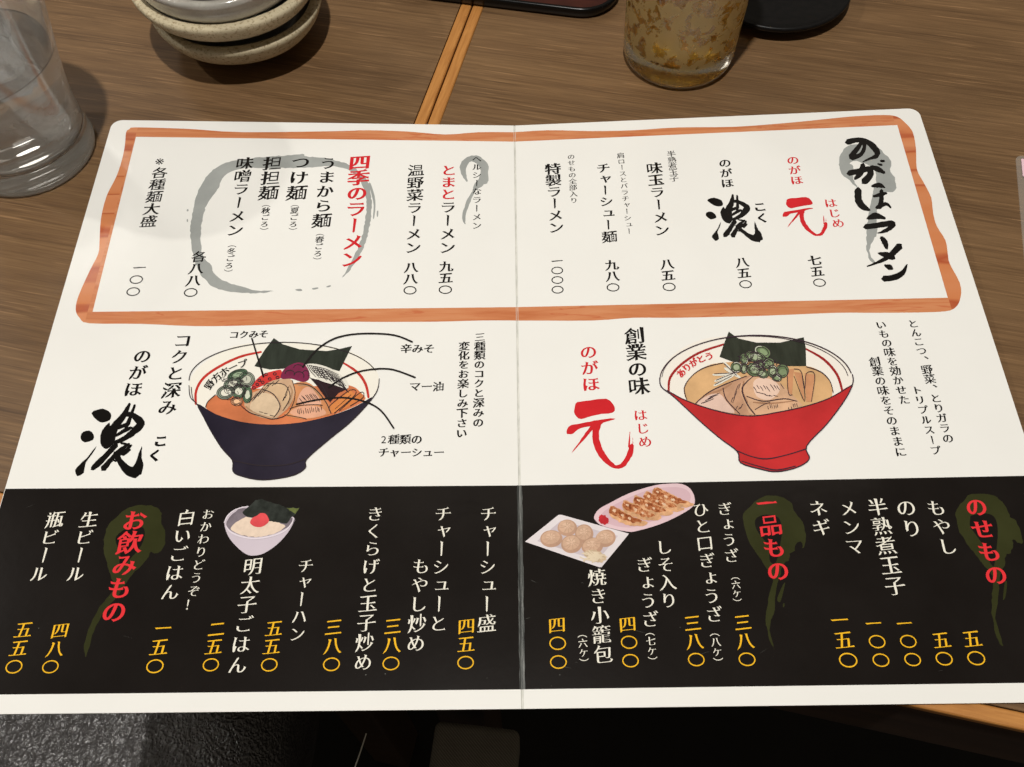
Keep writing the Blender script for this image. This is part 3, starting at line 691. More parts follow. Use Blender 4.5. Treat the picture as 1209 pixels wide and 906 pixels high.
# dark bowl
K = cropper(215, 390, 5.033); B = pic('bowl_picture', 'drawing of a dark navy ramen bowl with pointer lines', 335, 480); f = fill_of(B, K, 2)
f('bowl_inside', [(80,430),(45,350),(60,270),(150,180),(300,100),(450,75),(700,75),(900,100),(1050,150),(1140,220),(1170,290),(1150,370),(1100,420),(880,510),(520,562),(200,500)], (240, 236, 224), .01)
f('broth', [(140,460),(160,420),(210,385),(420,350),(880,330),(1000,330),(1060,370),(1080,425),(880,510),(700,550),(520,562),(350,545),(200,500)], (204, 118, 76), .26, 1, scale=45)
for q_ in ([[(82,440,14),(84,360,15),(130,282,15),(230,212,15),(350,157,14),(470,130,12)], [(950,190,10),(1040,250,16),(1090,320,16),(1108,400,14)]]): lines('red_line', [q_], K, ink((190, 52, 44), .1), 4, B)
f('bowl_body', [(88,438),(200,500),(350,545),(520,562),(700,550),(880,510),(1030,455),(1125,400),(1105,435),(1000,545),(870,655),(742,768),(730,820),(650,865),(480,890),(350,865),(305,840),(300,770),(230,700),(150,560)], (36, 31, 46), .4, 5, scale=22)
f('seaweed_sheet', [(430,215),(490,120),(545,48),(600,85),(700,115),(860,125),(940,112),(1010,95),(970,175),(935,245),(860,225),(760,205),(600,230),(520,235)], (44, 50, 42), .25, 4, False, 80, (4, 1, 1))
f('seaweed_sheet', [(760,285),(830,300),(920,320),(985,350),(930,375),(880,430),(850,400),(800,330)], (44, 26, 32), .2, 5, False)
f('pork_slice', [(370,450),(400,385),(470,350),(500,310),(600,290),(655,300),(672,370),(640,450),(590,500),(540,530),(440,510)], (198, 162, 130), .2, 5)
f('pork_slice', [(610,508),(640,470),(670,370),(665,320),(740,310),(800,350),(860,420),(885,490),(840,510),(740,530)], (204, 138, 92), .2, 6)
f('pork_slice', [(690,400),(720,350),(760,340),(800,380),(828,440),(760,445),(690,440)], (222, 170, 144), .1, 7)
f('pork_slice', [(640,495),(700,455),(800,452),(850,480),(845,505),(740,525)], (222, 166, 136), .12, 7)
f('bamboo_shoot', [(885,492),(880,450),(1000,358),(1030,385),(905,495)], (216, 134, 74), .14, 6, False)
f('bamboo_shoot', [(935,482),(1060,372),(1076,402),(1000,452)], (212, 126, 68), .14, 7, False)
f('pork_slice', [(405,470),(425,410),(470,375),(530,385),(575,430),(575,480),(545,515),(480,505)], (218, 192, 160), .16, 8)
f('pork_slice', [(505,325),(590,322),(632,352),(638,405),(600,470),(585,425),(545,380),(490,352)], (208, 176, 140), .16, 7)
f('red_paste', [(412,357),(430,310),(480,265),(570,238),(592,245),(590,285),(540,300),(480,330)], (206, 58, 54), .1, 7)
f('purple_paste', [(586,275),(610,230),(670,198),(720,198),(752,240),(757,285),(722,310),(650,290),(600,292)], (122, 36, 72), .3, 8)
f('white_leek', [(732,207),(800,203),(890,232),(960,280),(988,320),(978,350),(900,325),(820,300),(760,250)], (226, 222, 210), .04, 7)
for cx, cy, rx, ry, rot, c1, c2 in [(330,268,62,30,-20,(84,116,88),(150,170,140)), (385,295,48,45,10,(150,158,140),(196,198,180)), (300,320,55,36,-25,(130,146,126),(206,206,190)), (260,372,54,40,-15,(140,150,132),(232,228,212)), (338,365,44,40,-40,(108,136,104),(222,222,204)), (388,385,28,50,5,(96,132,98),(206,212,190)), (325,425,34,26,0,(232,168,124),(236,190,150))]:
    f('leek_ring', ell(cx, cy, rx, ry, rot), c1, .14, 6); f('leek_ring', ell(cx, cy, rx*.58, ry*.55, rot), c2, .05, 7)
PEN = ink((48, 40, 44)); PENL = ink((140, 134, 134)); PD = ink((28, 24, 24))
L = [arcline(605, 300, 563, 226, 180, 345, 3.5, 0, 20), [(42,330,3),(50,400,4),(95,450,4),(160,580,4),(235,700,5),(300,775,5),(303,840,4),(350,868,4),(480,892,4),(650,868,4),(732,822,4),(742,768,4),(870,655,4),(1000,548,5),(1105,438,5),(1160,360,4),(1172,290,3)],
     [(300,775,4),(450,805,4),(620,802,4),(742,765,4)], [(55,340,3),(70,420,3),(140,480,2)], [(140,460,3),(155,425,3),(200,385,3)], [(340,440,3),(400,490,4),(470,512,3),(540,530,4),(620,505,3),(660,440,3),(672,370,3),(655,300,3)],
     [(475,352,3),(540,380,4),(580,440,4),(575,480,4),(545,520,3)], [(500,320,2),(590,320,3),(630,350,3),(640,410,3),(600,480,3)], [(668,320,3),(740,325,4),(800,360,4),(855,430,4),(885,495,4)], [(640,470,3),(700,450,3),(800,445,3),(835,450,3)], [(610,505,3),(700,520,3),(740,530,3)],
     [(885,492,3),(880,450,3),(1000,358,3),(1030,385,3),(905,495,3)], [(935,482,3),(1060,372,3),(1076,402,3),(1000,452,3)], [(910,470,2),(1005,385,2)], [(760,285,3),(830,330,3),(880,430,3)]]
for cx, cy, rx, ry, rot in [(330,268,62,30,-20),(385,295,48,45,10),(300,320,55,36,-25),(260,372,54,40,-15),(338,365,44,40,-40),(388,385,28,50,5),(325,425,34,26,0)]:
    for k in (1, .8, .58): L.append(arcline(cx, cy, rx*k, ry*k, rn.uniform(0, 90), rn.uniform(330, 440), 2.4, rot, 12))
L += hatch(400,440,480,370,50,-60,6)+hatch(490,340,560,320,20,-18,7)+hatch(600,430,620,380,15,-40,5)+hatch(700,400,790,380,30,40,9)+hatch(690,495,830,480,-6,-34,13)+hatch(460,480,520,505,30,6,3)
for q in ((460,300),(500,265),(522,292),(552,262),(568,283),(480,312),(448,325),(428,345)): L.append(arcline(*q, 9, 7, 0, 330, 3.5, 0, 7))
for i in range(34):
    a = rn.uniform(0, 6.28); r = rn.uniform(.1, 1); x = 325+95*r*math.cos(a); y = 330+75*r*math.sin(a)*(.8 if x > 330 else 1); b = rn.uniform(0, 6.28)
    L.append(arcline(x, y, rn.uniform(14, 34), rn.uniform(8, 20), math.degrees(b), math.degrees(b)+rn.uniform(60, 160), 1.9, rn.uniform(-40, 40), 6))
L += [arcline(640,262,28,22,180,360,3.5), arcline(695,275,30,26,190,380,3.5), arcline(690,225,26,18,180,340,3), arcline(735,262,20,20,200,400,3)]
for i in range(17):
    x = 742+i*12.5; y = 206+i*3.6+max(0, i-8)*5; L.append([(x, y, 3.2), (x+rn.uniform(16, 26), y+rn.uniform(28, 40), 3), (x+rn.uniform(45, 70), y+rn.uniform(62, 84), 2)])
for i in range(6): L.append([(760+i*12, 212+i*14, 2.5), (850+i*14, 232+i*14, 3), (930+i*9, 268+i*13, 2)])
lines('pen_line', L, K, PEN, 13, B)
lines('pointer_line', [[(415,50,10),(450,165,10),(485,280,12)], [(718,222,11),(790,130,10.5),(880,64,10.5),(980,32,10),(1110,22,10),(1262,32,10),(1368,72,10.5)], [(872,342,11),(950,290,10.5),(1040,252,10),(1150,233,10),(1255,237,10),(1385,283,10.5)], [(680,443,10.5),(800,417,10.5),(950,403,10.5),(1080,425,10.5),(1180,478,10.5),(1258,585,10.5)]], K, PD, 14, B)
row('野方ホープ', 247.5, 454.5, 286.5, 430, None, 1.05, .01, 14, True, .0016)
for q_ in ([(380,455,9),(410,480,8),(470,500,6)], [(640,330,8),(655,370,10),(630,440,8)], [(690,330,6),(760,335,9),(820,390,8)]): lines('meat_shade', [q_], K, ink((168, 132, 100), .2), 9, B)
# red bowl
K = cropper(770, 385, 5.033); B = pic('bowl_picture', 'drawing of a red ramen bowl with green onion', 890, 480); f = fill_of(B, K, 2)
f('bowl_inside', [(90,385),(45,310),(60,250),(150,150),(300,80),(450,60),(650,52),(800,65),(950,100),(1100,180),(1175,270),(1190,330),(1180,370),(900,480),(600,535),(200,440)], (240, 234, 224), .01)
f('broth', [(208,445),(190,370),(230,300),(300,250),(400,220),(650,212),(900,235),(1000,270),(1060,330),(1070,400),(1050,430),(900,480),(760,510),(600,535),(450,520),(300,480)], (210, 168, 120), .2, 1, scale=50)
for q_ in ([[(98,388,12),(106,310,15),(170,232,15),(280,160,14),(425,110,12)], [(905,133,10),(1020,200,15),(1098,290,15),(1130,388,13)]]): lines('red_line', [q_], K, ink((156, 34, 34), .1), 4, B)
f('bowl_body', [(88,383),(180,435),(300,480),(450,520),(600,535),(760,510),(900,480),(1050,430),(1188,350),(1150,430),(1040,580),(917,715),(932,790),(860,840),(740,865),(640,850),(525,815),(505,745),(400,665),(280,560),(170,460)], (186, 42, 44), .26, 5, scale=22)
f('seaweed_sheet', [(400,185),(425,110),(455,35),(510,75),(620,100),(760,100),(900,68),(912,130),(915,240),(800,240),(700,215),(480,215)], (46, 50, 40), .25, 4, False, 80, (4, 1, 1))
f('pork_slice', [(255,465),(330,400),(430,350),(560,300),(600,300),(530,370),(560,450),(600,530),(450,520),(350,495)], (192, 148, 118), .2, 5)
f('pork_slice', [(265,468),(330,415),(400,405),(440,450),(490,518),(380,500)], (222, 190, 174), .1, 6)
f('pork_slice', [(520,370),(570,312),(620,293),(720,310),(780,360),(870,450),(886,478),(760,508),(600,530),(555,470)], (210, 168, 134), .2, 6)
f('pork_slice', [(600,340),(640,310),(720,325),(760,380),(700,440),(620,420)], (230, 198, 178), .08, 7)
for q in ([(800,262),(842,256),(830,412),(808,400)], [(842,275),(888,280),(905,452)], [(905,282),(965,292),(945,452),(915,452)]): f('bamboo_shoot', q, (202, 144, 104), .16, 6, False)
for q in ([(425,225),(440,222),(500,290),(490,300)], [(368,285),(480,280),(480,292),(372,298)], [(372,345),(470,295),(478,305),(380,358)], [(380,320),(500,270),(505,282),(385,332)], [(440,250),(520,300),(510,310),(432,262)]): f('bean_sprout', q, (226, 222, 208), .04, 7)
ons = [(655,155,50,34,25),(620,190,52,30,10),(545,200,24,34,-10),(500,248,34,32,20),(575,178,30,24,-40),(610,262,52,40,10),(690,225,36,30,-30),(715,272,30,36,0),(772,270,38,40,0),(655,285,36,26,20),(740,310,30,22,10),(545,255,22,30,5),(640,225,30,20,60)]
for cx, cy, rx, ry, rot in ons:
    f('leek_ring', ell(cx, cy, rx, ry, rot), (104, 124, 86), .26, 7+ons.index((cx, cy, rx, ry, rot)) % 3)
for cx, cy, rx, ry, rot in ons[::2]: f('leek_ring', ell(cx+rx*.15, cy+ry*.2, rx*.62, ry*.5, rot+20), (132, 150, 112), .3, 10)
lines('leek_highlight', [arcline(cx+rn.uniform(-6, 6), cy+rn.uniform(-5, 5), rx*.8, ry*.75, a_, a_+rn.uniform(70, 120), 5, rot, 7) for cx, cy, rx, ry, rot in ons for a_ in (rn.uniform(0, 360),)], K, ink((206, 210, 190), .1), 13, B)
for cx, cy, rx, ry, rot in ons[1::2]: f('leek_ring', ell(cx, cy, rx*.5, ry*.5, rot), (168, 180, 148), .2, 10)
L = [arcline(617, 330, 573, 272, 180, 350, 4.5, 0, 24), arcline(612, 325, 555, 262, 182, 352, 2.5, 1, 24), [(44,310,4),(55,365,5),(130,425,4),(280,565,4),(400,668,4),(505,748,5),(525,815,5),(640,852,5),(740,868,5),(860,842,5),(933,792,5),(917,715,5),(1040,582,5),(1150,432,5),(1192,340,5),(1188,290,4)],
     [(88,385,4),(180,436,4),(300,482,4),(450,522,4),(600,537,4),(760,512,4),(900,482,4),(1050,432,4),(1188,352,4)], [(505,745,4),(590,778,4),(680,792,5),(800,768,4),(917,732,5)], [(530,805,3),(640,838,4),(740,858,5),(850,835,4)],
     [(205,440,3),(190,370,4),(235,300,3),(310,250,4),(420,222,3)], [(915,245,3),(1000,275,4),(1055,330,3),(1075,400,3)], [(255,465,3),(330,400,4),(430,350,4),(560,300,3)], [(420,370,3),(440,440,4),(520,525,3)], [(600,300,3),(535,370,5),(560,460,5),(610,530,4)], [(560,420,3),(660,450,4),(780,435,4),(860,450,3)], [(610,500,3),(660,470,3),(700,455,2)],
     [(800,262,3),(808,400,3),(832,412,3)], [(842,258,3),(888,282,3),(905,452,3),(842,300,2)], [(888,282,3),(905,380,3),(915,285,3),(965,292,3),(945,452,3)]]
for cx, cy, rx, ry, rot in ons:
    for k in (1, .72): L.append(arcline(cx, cy, rx*k, ry*k, rn.uniform(0, 60), rn.uniform(340, 430), 2.6, rot, 12))
for i in range(44):
    a = rn.uniform(0, 6.28); r = rn.uniform(.05, 1); x = 645+140*r*math.cos(a); y = 235+62*r*math.sin(a)+.12*(x-645); b = rn.uniform(0, 6.28)
    L.append(arcline(x, y, rn.uniform(14, 34), rn.uniform(8, 22), math.degrees(b), math.degrees(b)+rn.uniform(60, 170), 1.9, rn.uniform(-40, 40), 6))
L += hatch(600,360,760,350,24,36,9)+hatch(620,400,720,420,30,8,5)+hatch(690,500,745,480,-4,-24,6)+hatch(810,480,860,460,6,22,5)+hatch(480,430,520,340,-14,40,7)+hatch(290,470,340,430,60,-24,5)+hatch(500,490,540,470,-10,14,5)
for q in ([(425,225,3),(500,295,3)], [(368,287,3),(480,282,2)], [(372,350,3),(470,300,2)], [(380,325,3),(500,275,2)]): L.append(q)
lines('pen_line', L, K, ink((58, 40, 52)), 15, B)
row('ありがとう', 804, 441, 837, 421, R_, 1.05, .02, 14, True, .0012)
for q_ in ([(320,405,8),(400,385,12),(470,345,8)], [(545,330,8),(535,390,12),(565,455,9)], [(600,455,7),(700,462,10),(840,448,6)]): lines('meat_shade', [q_], K, ink((168, 124, 94), .2), 9, B)
# rice bowl photograph
K = cropper(255, 580, 10.655); B = pic('rice_bowl_picture', 'small photograph of rice with pink roe and seaweed', 308, 622); f = fill_of(B, K, 3)
f('bowl_body', [(105,400),(150,310),(250,230),(400,190),(700,230),(900,300),(982,335),(978,390),(900,530),(760,680),(600,785),(480,812),(380,795),(250,690),(150,560)], (206, 194, 204), .06, 0, scale=20)
f('bowl_inside', [(130,420),(170,330),(250,260),(380,215),(960,340),(940,420),(860,480),(700,550),(500,582),(330,560),(190,500)], (122, 112, 120), .25, 1, scale=200)
f('rice', [(192,490),(220,420),(330,350),(420,330),(700,380),(850,420),(855,470),(700,547),(500,578),(330,557)], (230, 208, 188), .08, 2, scale=500, ragged=.0002)
f('seaweed_sheet', [(330,270),(450,170),(500,115),(580,100),(640,130),(760,160),(880,210),(1050,215),(1000,300),(960,320),(890,410),(800,400),(650,370),(450,330),(400,330)], (42, 46, 42), .5, 3, False, 260, ragged=.0002)
f('seaweed_sheet', [(890,212),(1050,215),(1000,290),(965,270)], (96, 104, 56), .4, 4, False, 500, ragged=.0002)
f('cod_roe', [(430,400),(460,340),(520,310),(560,280),(620,285),(655,330),(668,380),(620,430),(560,455),(480,445)], (220, 80, 84), .16, 5, scale=200)
lines('bowl_rim', [[(108,400,14),(150,312,16),(250,235,14),(400,194,10)], [(125,440,12),(190,520,16),(330,578,18),(500,600,18),(700,570,18),(870,500,16),(960,400,16),(975,340,12)]], K, ink((228, 218, 226)), 9, B)
# dumplings photograph
K = cropper(615, 565, 5.757); B = pic('dumpling_picture', 'small photograph of fried gyoza on an oval plate and steamed buns on a square plate', 720, 615); f = fill_of(B, K, 3)
f('oval_plate', [(497,260),(530,210),(600,170),(740,100),(900,50),(1000,37),(1090,38),(1150,70),(1180,130),(1170,190),(1080,250),(950,310),(800,355),(720,362),(560,325),(510,290)], (226, 196, 202), .07, 0, scale=25)
f('oval_plate', [(540,262),(600,200),(760,120),(900,72),(1060,60),(1140,90),(1150,150),(1080,210),(900,290),(740,335),(600,310)], (214, 180, 188), .08, 1, scale=25)
BROWNED = browned()
for i, (x, y) in enumerate([(905,62),(845,92),(775,120),(700,152),(610,190)]):
    sx = 1.15-.02*i
    f('fried_dumpling', [(x,y),(x+40*sx,y+12),(x+150*sx,y+75),(x+235*sx,y+112),(x+190*sx,y+135),(x+110*sx,y+128),(x+30*sx,y+95),(x-12,y+48)], (214, 164, 122), .3, 2+i, scale=420, ragged=.0003)
    cr_ = rough(poly([(x+2,y+4),(x+40*sx,y+14),(x+140*sx,y+70),(x+195*sx,y+102),(x+150*sx,y+112),(x+110*sx,y+104),(x+30*sx,y+68),(x-8,y+44)], K), .0004, 7+i, .0008)
    printed('fried_crust', [cr_], BROWNED, 6+i, B)
    for q in ((x+24, y+30), (x+80, y+62), (x+128, y+84)): f('fried_crust', ell(*q, rn.uniform(9, 16), rn.uniform(6, 11), rn.uniform(0, 60), 7), (226, 190, 158), .25, 4+i, scale=500, ragged=.00025)
f('pickle', ell(563, 282, 38, 30, 40, 9), (190, 44, 52), .3, 3, ragged=.0003)
f('square_plate', [(28,432),(255,250),(275,249),(733,377),(725,390),(548,605),(530,605)], (226, 218, 220), .05, 8, False)
f('square_plate', [(110,428),(270,290),(660,392),(520,560)], (204, 192, 198), .12, 9, False, 60)
PL = []
for cx, cy, rx, ry in [(315,338,66,56),(430,378,62,64),(575,410,70,58),(207,412,76,58),(485,462,74,58),(345,448,72,62)]:
    f('steamed_bun', ell(cx, cy, rx, ry, rn.uniform(-20, 20)), (190, 152, 128), .12, 10, scale=120)
    f('steamed_bun', ell(cx-4, cy-8, rx*.82, ry*.76, rn.uniform(-20, 20)), (208, 172, 146), .12, 11, scale=120)
    f('steamed_bun', ell(cx-6, cy-14, rx*.42, ry*.36), (220, 186, 160), .05, 12)
    PL += [[(cx+rx*.12*math.cos(a), cy-10+ry*.12*math.sin(a), 3), (cx+rx*.5*math.cos(a+.15), cy-4+ry*.5*math.sin(a+.15), 5), (cx+rx*.8*math.cos(a+.3), cy+ry*.78*math.sin(a+.3), 2)] for a in [rn.uniform(0, .5)+k*.8 for k in range(8)]]
lines('bun_pleat', PL, K, ink((196, 160, 136), .1), 16, B)
L = []
for i in range(46):
    a = rn.uniform(0, 6.28); r = rn.uniform(0, 1); x = 500+80*r*math.cos(a); y = 530+38*r*math.sin(a); b = rn.uniform(-.8, .8)
    L.append([(x-26*math.cos(b), y-22*math.sin(b), 6), (x, y+rn.uniform(-8, 8), 7), (x+26*math.cos(b), y+22*math.sin(b), 5)])
f('radish', ell(505, 530, 78, 38, 15), (206, 182, 152), .2, 14, scale=300, ragged=.0003)
lines('radish_shred', L, K, ink((226, 208, 180), .08), 18, B)
# scuffs and specks on the laminate over the black print
def scuffs():
    P = []
    r2 = random.Random(5)
    for i in range(14):
        px, py = (r2.uniform(620, 830), r2.uniform(585, 800)) if i < 10 else (r2.uniform(20, 1190), r2.uniform(590, 805))
        a = r2.uniform(-.6, .5); Lg = r2.uniform(2, 12); w = r2.uniform(.15, .4)
        P.append(loops_fill([stroke([(px, py, w*.4), (px+Lg*.5*math.cos(a), py+Lg*.5*math.sin(a)+r2.uniform(-.4, .4), w), (px+Lg*math.cos(a), py+Lg*math.sin(a), w*.3)], on_menu, seg=3)]))
    for px, py, s in [(432,797,.9),(455,796,.8),(46,742,.7),(575,801,.5),(661,797,.7),(651,810,.4),(803,741,.5)]:
        P.append(loops_fill([ccw([on_menu(*q) for q in ell(px, py, s, s, 0, 7)])]))
    strips('scuff_mark', P, ink((84, 84, 80), .3), 6)
scuffs()
# ================================================================== THINGS ON THE TABLE
def smooth_all(o, on=True):
    for p in o.data.polygons: p.use_smooth = on
# ---- stack of four stoneware bowls
def dish_profile(r, h, th, foot, full=1.35):
    o = [(0, .0012), (foot-.004, .0012), (foot-.003, 0), (foot, 0), (foot+.0008, .0012), (foot+.002, .0035)]
    hw = h-.0052
    for k in range(1, 10):
        t = k/9; o.append((foot+.002+(r-.0010-foot-.002)*(1-(1-t)**full), .0035+(hw-.0035)*t**1.35))
    o += [(r-.0003, hw+.0016), (r, h-.0016), (r-.0004, h-.0006), (r-.0012, h-.0001), (r-th*.5, h), (r-th+.0008, h-.0005), (r-th, h-.0016)]
    for k in range(1, 8):
        t = k/7; o.append(((r-th)*math.cos(t*math.pi/2)**.8, .0050+(h-.0016-.0050)*(1-math.sin(t*math.pi/2))**1.3))
    o[-1] = (0, .0050)
    return o
def bowl(label, x, y, z, r, h, outer, inner, tilt, rz, th=.0055, full=1.35):
    t = thing('bowl', label, 'bowl', (x, y, z), rz, 'stoneware bowls stacked at the back of the table'); t.rotation_euler = (tilt[0], tilt[1], rz)
    P = dish_profile(r, h, th, r*.50, full)
    w = random.Random(int(r*1e6)); ph = w.uniform(0, 6)
    wob = lambda a, i: .0007*math.sin(2*a+ph)+.0003*math.sin(5*a+ph*2)
    cut = 22
    bm_obj('body', lathe(P[:cut-1], 128, wob), outer, t, True)
    bm_obj('glazed_inside', lathe(P[cut-2:], 128, wob), inner, t, True)
    return t
BX, BY = -.1555, .3745
bowl('lowest bowl of the stack, speckled cream stoneware with thick unglazed rim', BX+.0022, BY+.0010, TZ, .0474, .0252, MAT_STONE, MAT_GLAZE, (0, 0), .3, .0064)
bowl('second bowl from the bottom of the stack, widest one with a thick cream rim', BX-.0005, BY+.0005, TZ+.0175, .0508, .0240, MAT_STONE, MAT_GLAZE, (RAD(.4), RAD(1.0)), 1.3, .0064)
bowl('third bowl of the stack, glossy grey glaze outside', BX+.001, BY+.001, TZ+.0300, .0478, .0250, MAT_GLAZE, MAT_GLAZE, (0, 0), 2.0, .0050, 2.3)
bowl('topmost bowl of the stack, cream unglazed outside', BX+.001, BY+.002, TZ+.0480, .0470, .0262, MAT_STONE, MAT_GLAZE, (0, RAD(-.5)), 4.0, .0055, 1.7)
# ---- tumblers
def tumbler(name, label, loc, outer, inner, mat, n=128):
    t = thing(name, label, 'glass', loc)
    bm_obj('glass_wall', lathe(outer+inner[::-1], n), mat, t, True); return t
def seg(P, k=4): return [tuple(v) for v in catmull([(a, b, 0) for a, b in P], False, k)]
def prof(P, k=4): return [(max(v[0], 0), v[1]) for v in seg(P, k)]
outer = [(0, .0009), (.026, .0008)]+prof([(.0310, 0), (.0330, .0009), (.0336, .0035), (.0332, .0080), (.0324, .0140), (.0323, .022), (.0333, .034), (.0358, .050), (.0392, .068), (.0425, .086), (.0446, .104), (.0452, .112)])
inner = [(0, .0095), (.020, .0098)]+prof([(.0262, .0108), (.0290, .0140), (.0300, .022), (.0311, .034), (.0337, .050), (.0372, .068), (.0406, .086), (.0428, .104), (.0435, .1125), (.0444, .1130)])
GX, GY = -.2536, .2845
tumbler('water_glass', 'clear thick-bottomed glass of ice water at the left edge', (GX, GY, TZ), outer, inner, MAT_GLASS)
wl = .060
wprof = [(0, .0094)]+[(r+.00015, z) for r, z in inner[1:] if z < wl-.002]+[(.0356, wl-.0008), (.0358, wl+.0004), (.0346, wl-.0004), (0, wl-.0004)]
t = thing('drinking_water', 'cold water inside the left glass', 'water', (GX, GY, TZ)); bm_obj('liquid', lathe(wprof, 128), MAT_WATER, t, True)
def ice(label, x, y, z, s, rot, seed):
    bm = bmesh.new(); bmesh.ops.create_cube(bm, size=s); bmesh.ops.bevel(bm, geom=bm.edges[:], offset=s*.16, segments=3, affect='EDGES')
    bmesh.ops.subdivide_edges(bm, edges=bm.edges[:], cuts=1, use_grid_fill=True)
    rr = random.Random(seed)
    for v in bm.verts: v.co += Vector((rr.uniform(-1, 1), rr.uniform(-1, 1), rr.uniform(-1, 1)))*s*.022
    o = bm_obj('ice_cube', bm, MAT_ICE, None, True, (x, y, z), rot); o['label'] = label; o['category'] = 'ice'; o['group'] = 'ice in the water glass'; return o
ice('ice cube nearest the menu in the water glass', GX+.013, GY-.006, TZ+.061, .021, (.4, .3, .8), 1)
ice('ice cube at the far side of the water glass', GX+.004, GY+.015, TZ+.060, .019, (1.1, .2, .3), 2)
ice('ice cube at the left side of the water glass', GX-.012, GY-.004, TZ+.062, .020, (.2, .8, 1.3), 3)
BXX, BYY = .0915, .3515
outer = [(0, .0009), (.020, .0008)]+prof([(.0245, 0), (.0278, .0010), (.0297, .0036), (.0305, .0080), (.0309, .018), (.0320, .05), (.0335, .09), (.0348, .135)])
inner = [(0, .0105), (.016, .0108)]+prof([(.0225, .0120), (.0262, .0148), (.0276, .020), (.0290, .05), (.0307, .09), (.0322, .1355), (.0336, .1362)])
tumbler('beer_glass', 'frosted glass of amber beer at the back of the table', (BXX, BYY, TZ), outer, inner, MAT_BEERGLASS)
wl = .118
wprof = [(0, .0104)]+[(r+.00015, z) for r, z in inner[1:] if z < wl-.003]+[(.0317, wl), (0, wl)]
t = thing('beer', 'amber beer inside the frosted glass', 'beer', (BXX, BYY, TZ)); bm_obj('liquid', lathe(wprof, 128), MAT_BEER, t, True)
# ---- black tray with red-brown bed
q = on_plane(640, 16, TZ)
c, s = math.cos(TA), math.sin(TA)
def rrect(u0, u1, v0, v1, r, n=8):
    out = []
    for cx, cy, a0 in ((u1-r, v1-r, 0), (u0+r, v1-r, 90), (u0+r, v0+r, 180), (u1-r, v0+r, 270)):
        for k in range(n+1): a = RAD(a0+90*k/n); out.append((cx+r*math.cos(a), cy+r*math.sin(a)))
    return out
def tray():
    t = thing('serving_tray', 'black lacquer tray with rounded corner and red-brown bed', 'tray', (0, 0, TZ), RAD(-12.2))
    a = -RAD(-12.2); loc = lambda p: (p.x*math.cos(a)-p.y*math.sin(a), p.x*math.sin(a)+p.y*math.cos(a))
    v0 = loc(on_plane(640, 17.5, TZ))[1]; u1 = loc(on_plane(726, 3, TZ+.008))[0]; u0 = u1-.25; v1 = v0+.16
    lv = [(0.002, 0), (0, .0015), (-.0008, .0045), (-.0010, .0064), (-.0002, .0072), (.0014, .0068), (.0030, .0046), (.0045, .0032)]
    bm = bmesh.new(); rings = []
    for ins, z in lv: rings.append([bm.verts.new((x, y, z)) for x, y in rrect(u0+ins, u1-ins, v0+ins, v1-ins, .021-ins)])
    n = len(rings[0])
    for A, B in zip(rings, rings[1:]):
        for k in range(n): bm.faces.new((A[k], A[(k+1) % n], B[(k+1) % n], B[k]))
    bm.faces.new(rings[0][::-1])
    bm_obj('rim', bm, MAT_LACQUER, t, True)
    bm = bmesh.new(); bm.faces.new([bm.verts.new((x, y, .0033)) for x, y in rrect(u0+.0044, u1-.0044, v0+.0044, v1-.0044, .0166)])
    bm_obj('bed', bm, MAT_RED, t)
tray()
# ---- black round dish
t = thing('black_dish', 'matt black round dish behind the beer glass', 'dish', (.1530, .4045, TZ))
bm_obj('body', lathe([(0, .001), (.024, .001), (.025, 0), (.028, 0), (.030, .0012), (.038, .003), (.0430, .0062), (.0440, .0080), (.0437, .0092), (.0426, .0096), (.0412, .0086), (.036, .0058), (.028, .0042), (0, .0038)], 96), MAT_BLACKC, t, True)
# ---- laminated card at the right edge
m = M('clear_laminate_film'); m.set(Roughness=.12, IOR=1.45); m.b.inputs['Base Color'].default_value = (.8, .78, .72, 1); m.b.inputs['Alpha'].default_value = .10; MAT_FILM = m.m
t = thing('laminated_card', 'small laminated card with pink paper inside at the right edge', 'card', (0, 0, TZ), TA)
a = -TA; loc = lambda p: (p.x*math.cos(a)-p.y*math.sin(a), p.x*math.sin(a)+p.y*math.cos(a))
u, v = loc(on_plane(1200.5, 240, TZ)); _, vt = loc(on_plane(1205, 184.5, TZ)); up, vp = loc(on_plane(1204.8, 189, TZ)); _, vq = loc(on_plane(1208.5, 210, TZ))
u = loc(on_plane(1204, 250, TZ))[0]
def slab(P, z0, z1):
    bm = bmesh.new(); A = [bm.verts.new((x, y, z0)) for x, y in P]; B = [bm.verts.new((x, y, z1)) for x, y in P]; n = len(P)
    bm.faces.new(A[::-1]); bm.faces.new(B)
    for k in range(n): bm.faces.new((A[k], A[(k+1) % n], B[(k+1) % n], B[k]))
    return bm
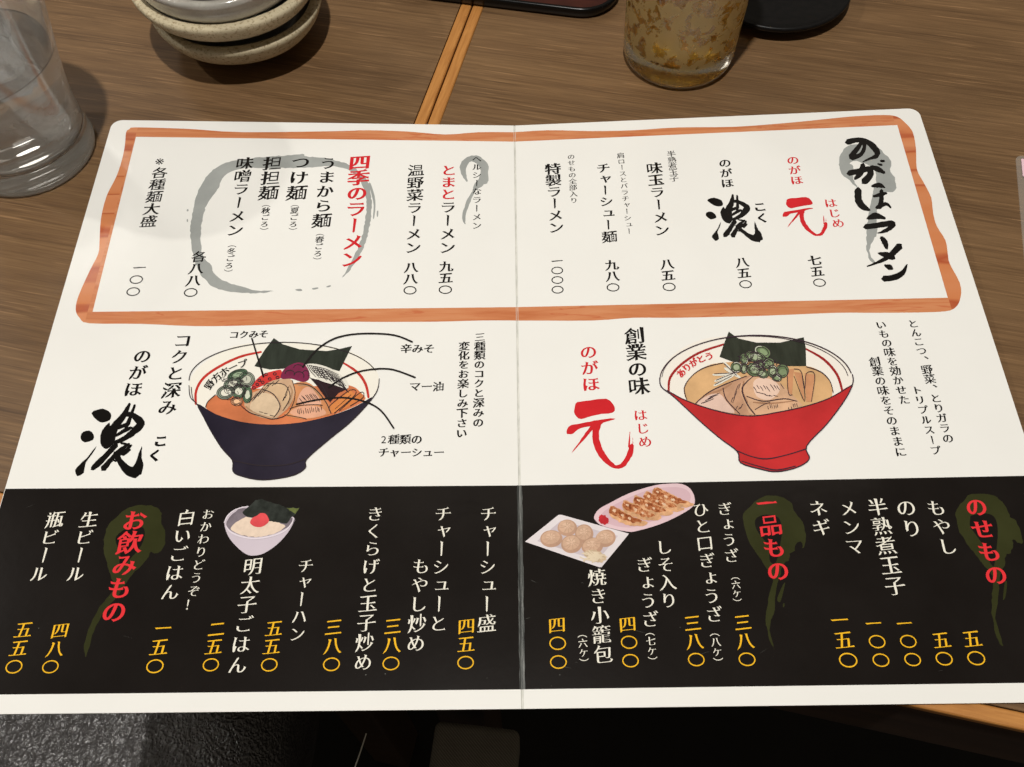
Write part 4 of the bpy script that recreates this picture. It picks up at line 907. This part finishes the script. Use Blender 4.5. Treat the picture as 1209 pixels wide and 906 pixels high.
bm_obj('film', slab(rrect(u, u+.10, vt-.15, vt, .004), .0001, .0006), MAT_FILM, t)
bm_obj('paper', slab(rrect(up, u+.094, vq, vp, .0004, 2), .00065, .0009), ink((232, 196, 206), .04), t)
# ================================================================== BELOW THE TABLE EDGE
def pad(name, label, cat, x0, x1, y0, y1, z0, z1, r, mat, part, rz=0, rough_amp=.0, seed=1):
    cx, cy = (x0+x1)/2, (y0+y1)/2
    t = thing(name, label, cat, (cx, cy, z0), rz)
    bm = rbox(x0-cx, x1-cx, y0-cy, y1-cy, 0, z1-z0, r, 8)
    bm_obj(part, bm, mat, t, True); return t
pad('leather_seat', 'black creased leather seat below the left part of the menu', 'seat', -.62, -.155, -.25, .32, -.42, -.252, .055, MAT_LEATHER, 'cushion', RAD(-4))
p1 = on_plane(494, 862, -.3); p2 = on_plane(588, 868, -.3)
pad('grey_fabric_shape', 'small grey ribbed fabric shape in the shade under the menu', 'cushion', p1.x-.002, p2.x+.002, -.16, p1.y+.004, -.36, -.3, .005, MAT_FABRIC, 'cover', RAD(-7))  # unidentified grey fabric, built as a plain padded block
# thin pale cord hanging beside the seat
P = [on_plane(432.5, 866, -.27), on_plane(428, 880, -.272), on_plane(423, 895, -.276), on_plane(417, 912, -.282), on_plane(409, 935, -.29)]
cu = bpy.data.curves.new('cord', 'CURVE'); cu.dimensions = '3D'; cu.bevel_depth = .00045; cu.bevel_resolution = 2
sp = cu.splines.new('POLY'); sp.points.add(len(P)-1)
for a_, b_ in zip(sp.points, P): a_.co = (*b_, 1)
tmp = bpy.data.objects.new('cord_path', cu); COL.objects.link(tmp)
me = bpy.data.meshes.new_from_object(tmp.evaluated_get(bpy.context.evaluated_depsgraph_get())); bpy.data.objects.remove(tmp)
m = M('pale_cord'); m.b.inputs['Base Color'].default_value = (.7, .68, .6, 1); m.set(Roughness=.3); me.materials.clear(); me.materials.append(m.m)
o = bpy.data.objects.new('cord', me); COL.objects.link(o); o['label'] = 'thin pale cord in the dark below the menu edge'; o['category'] = 'cord'
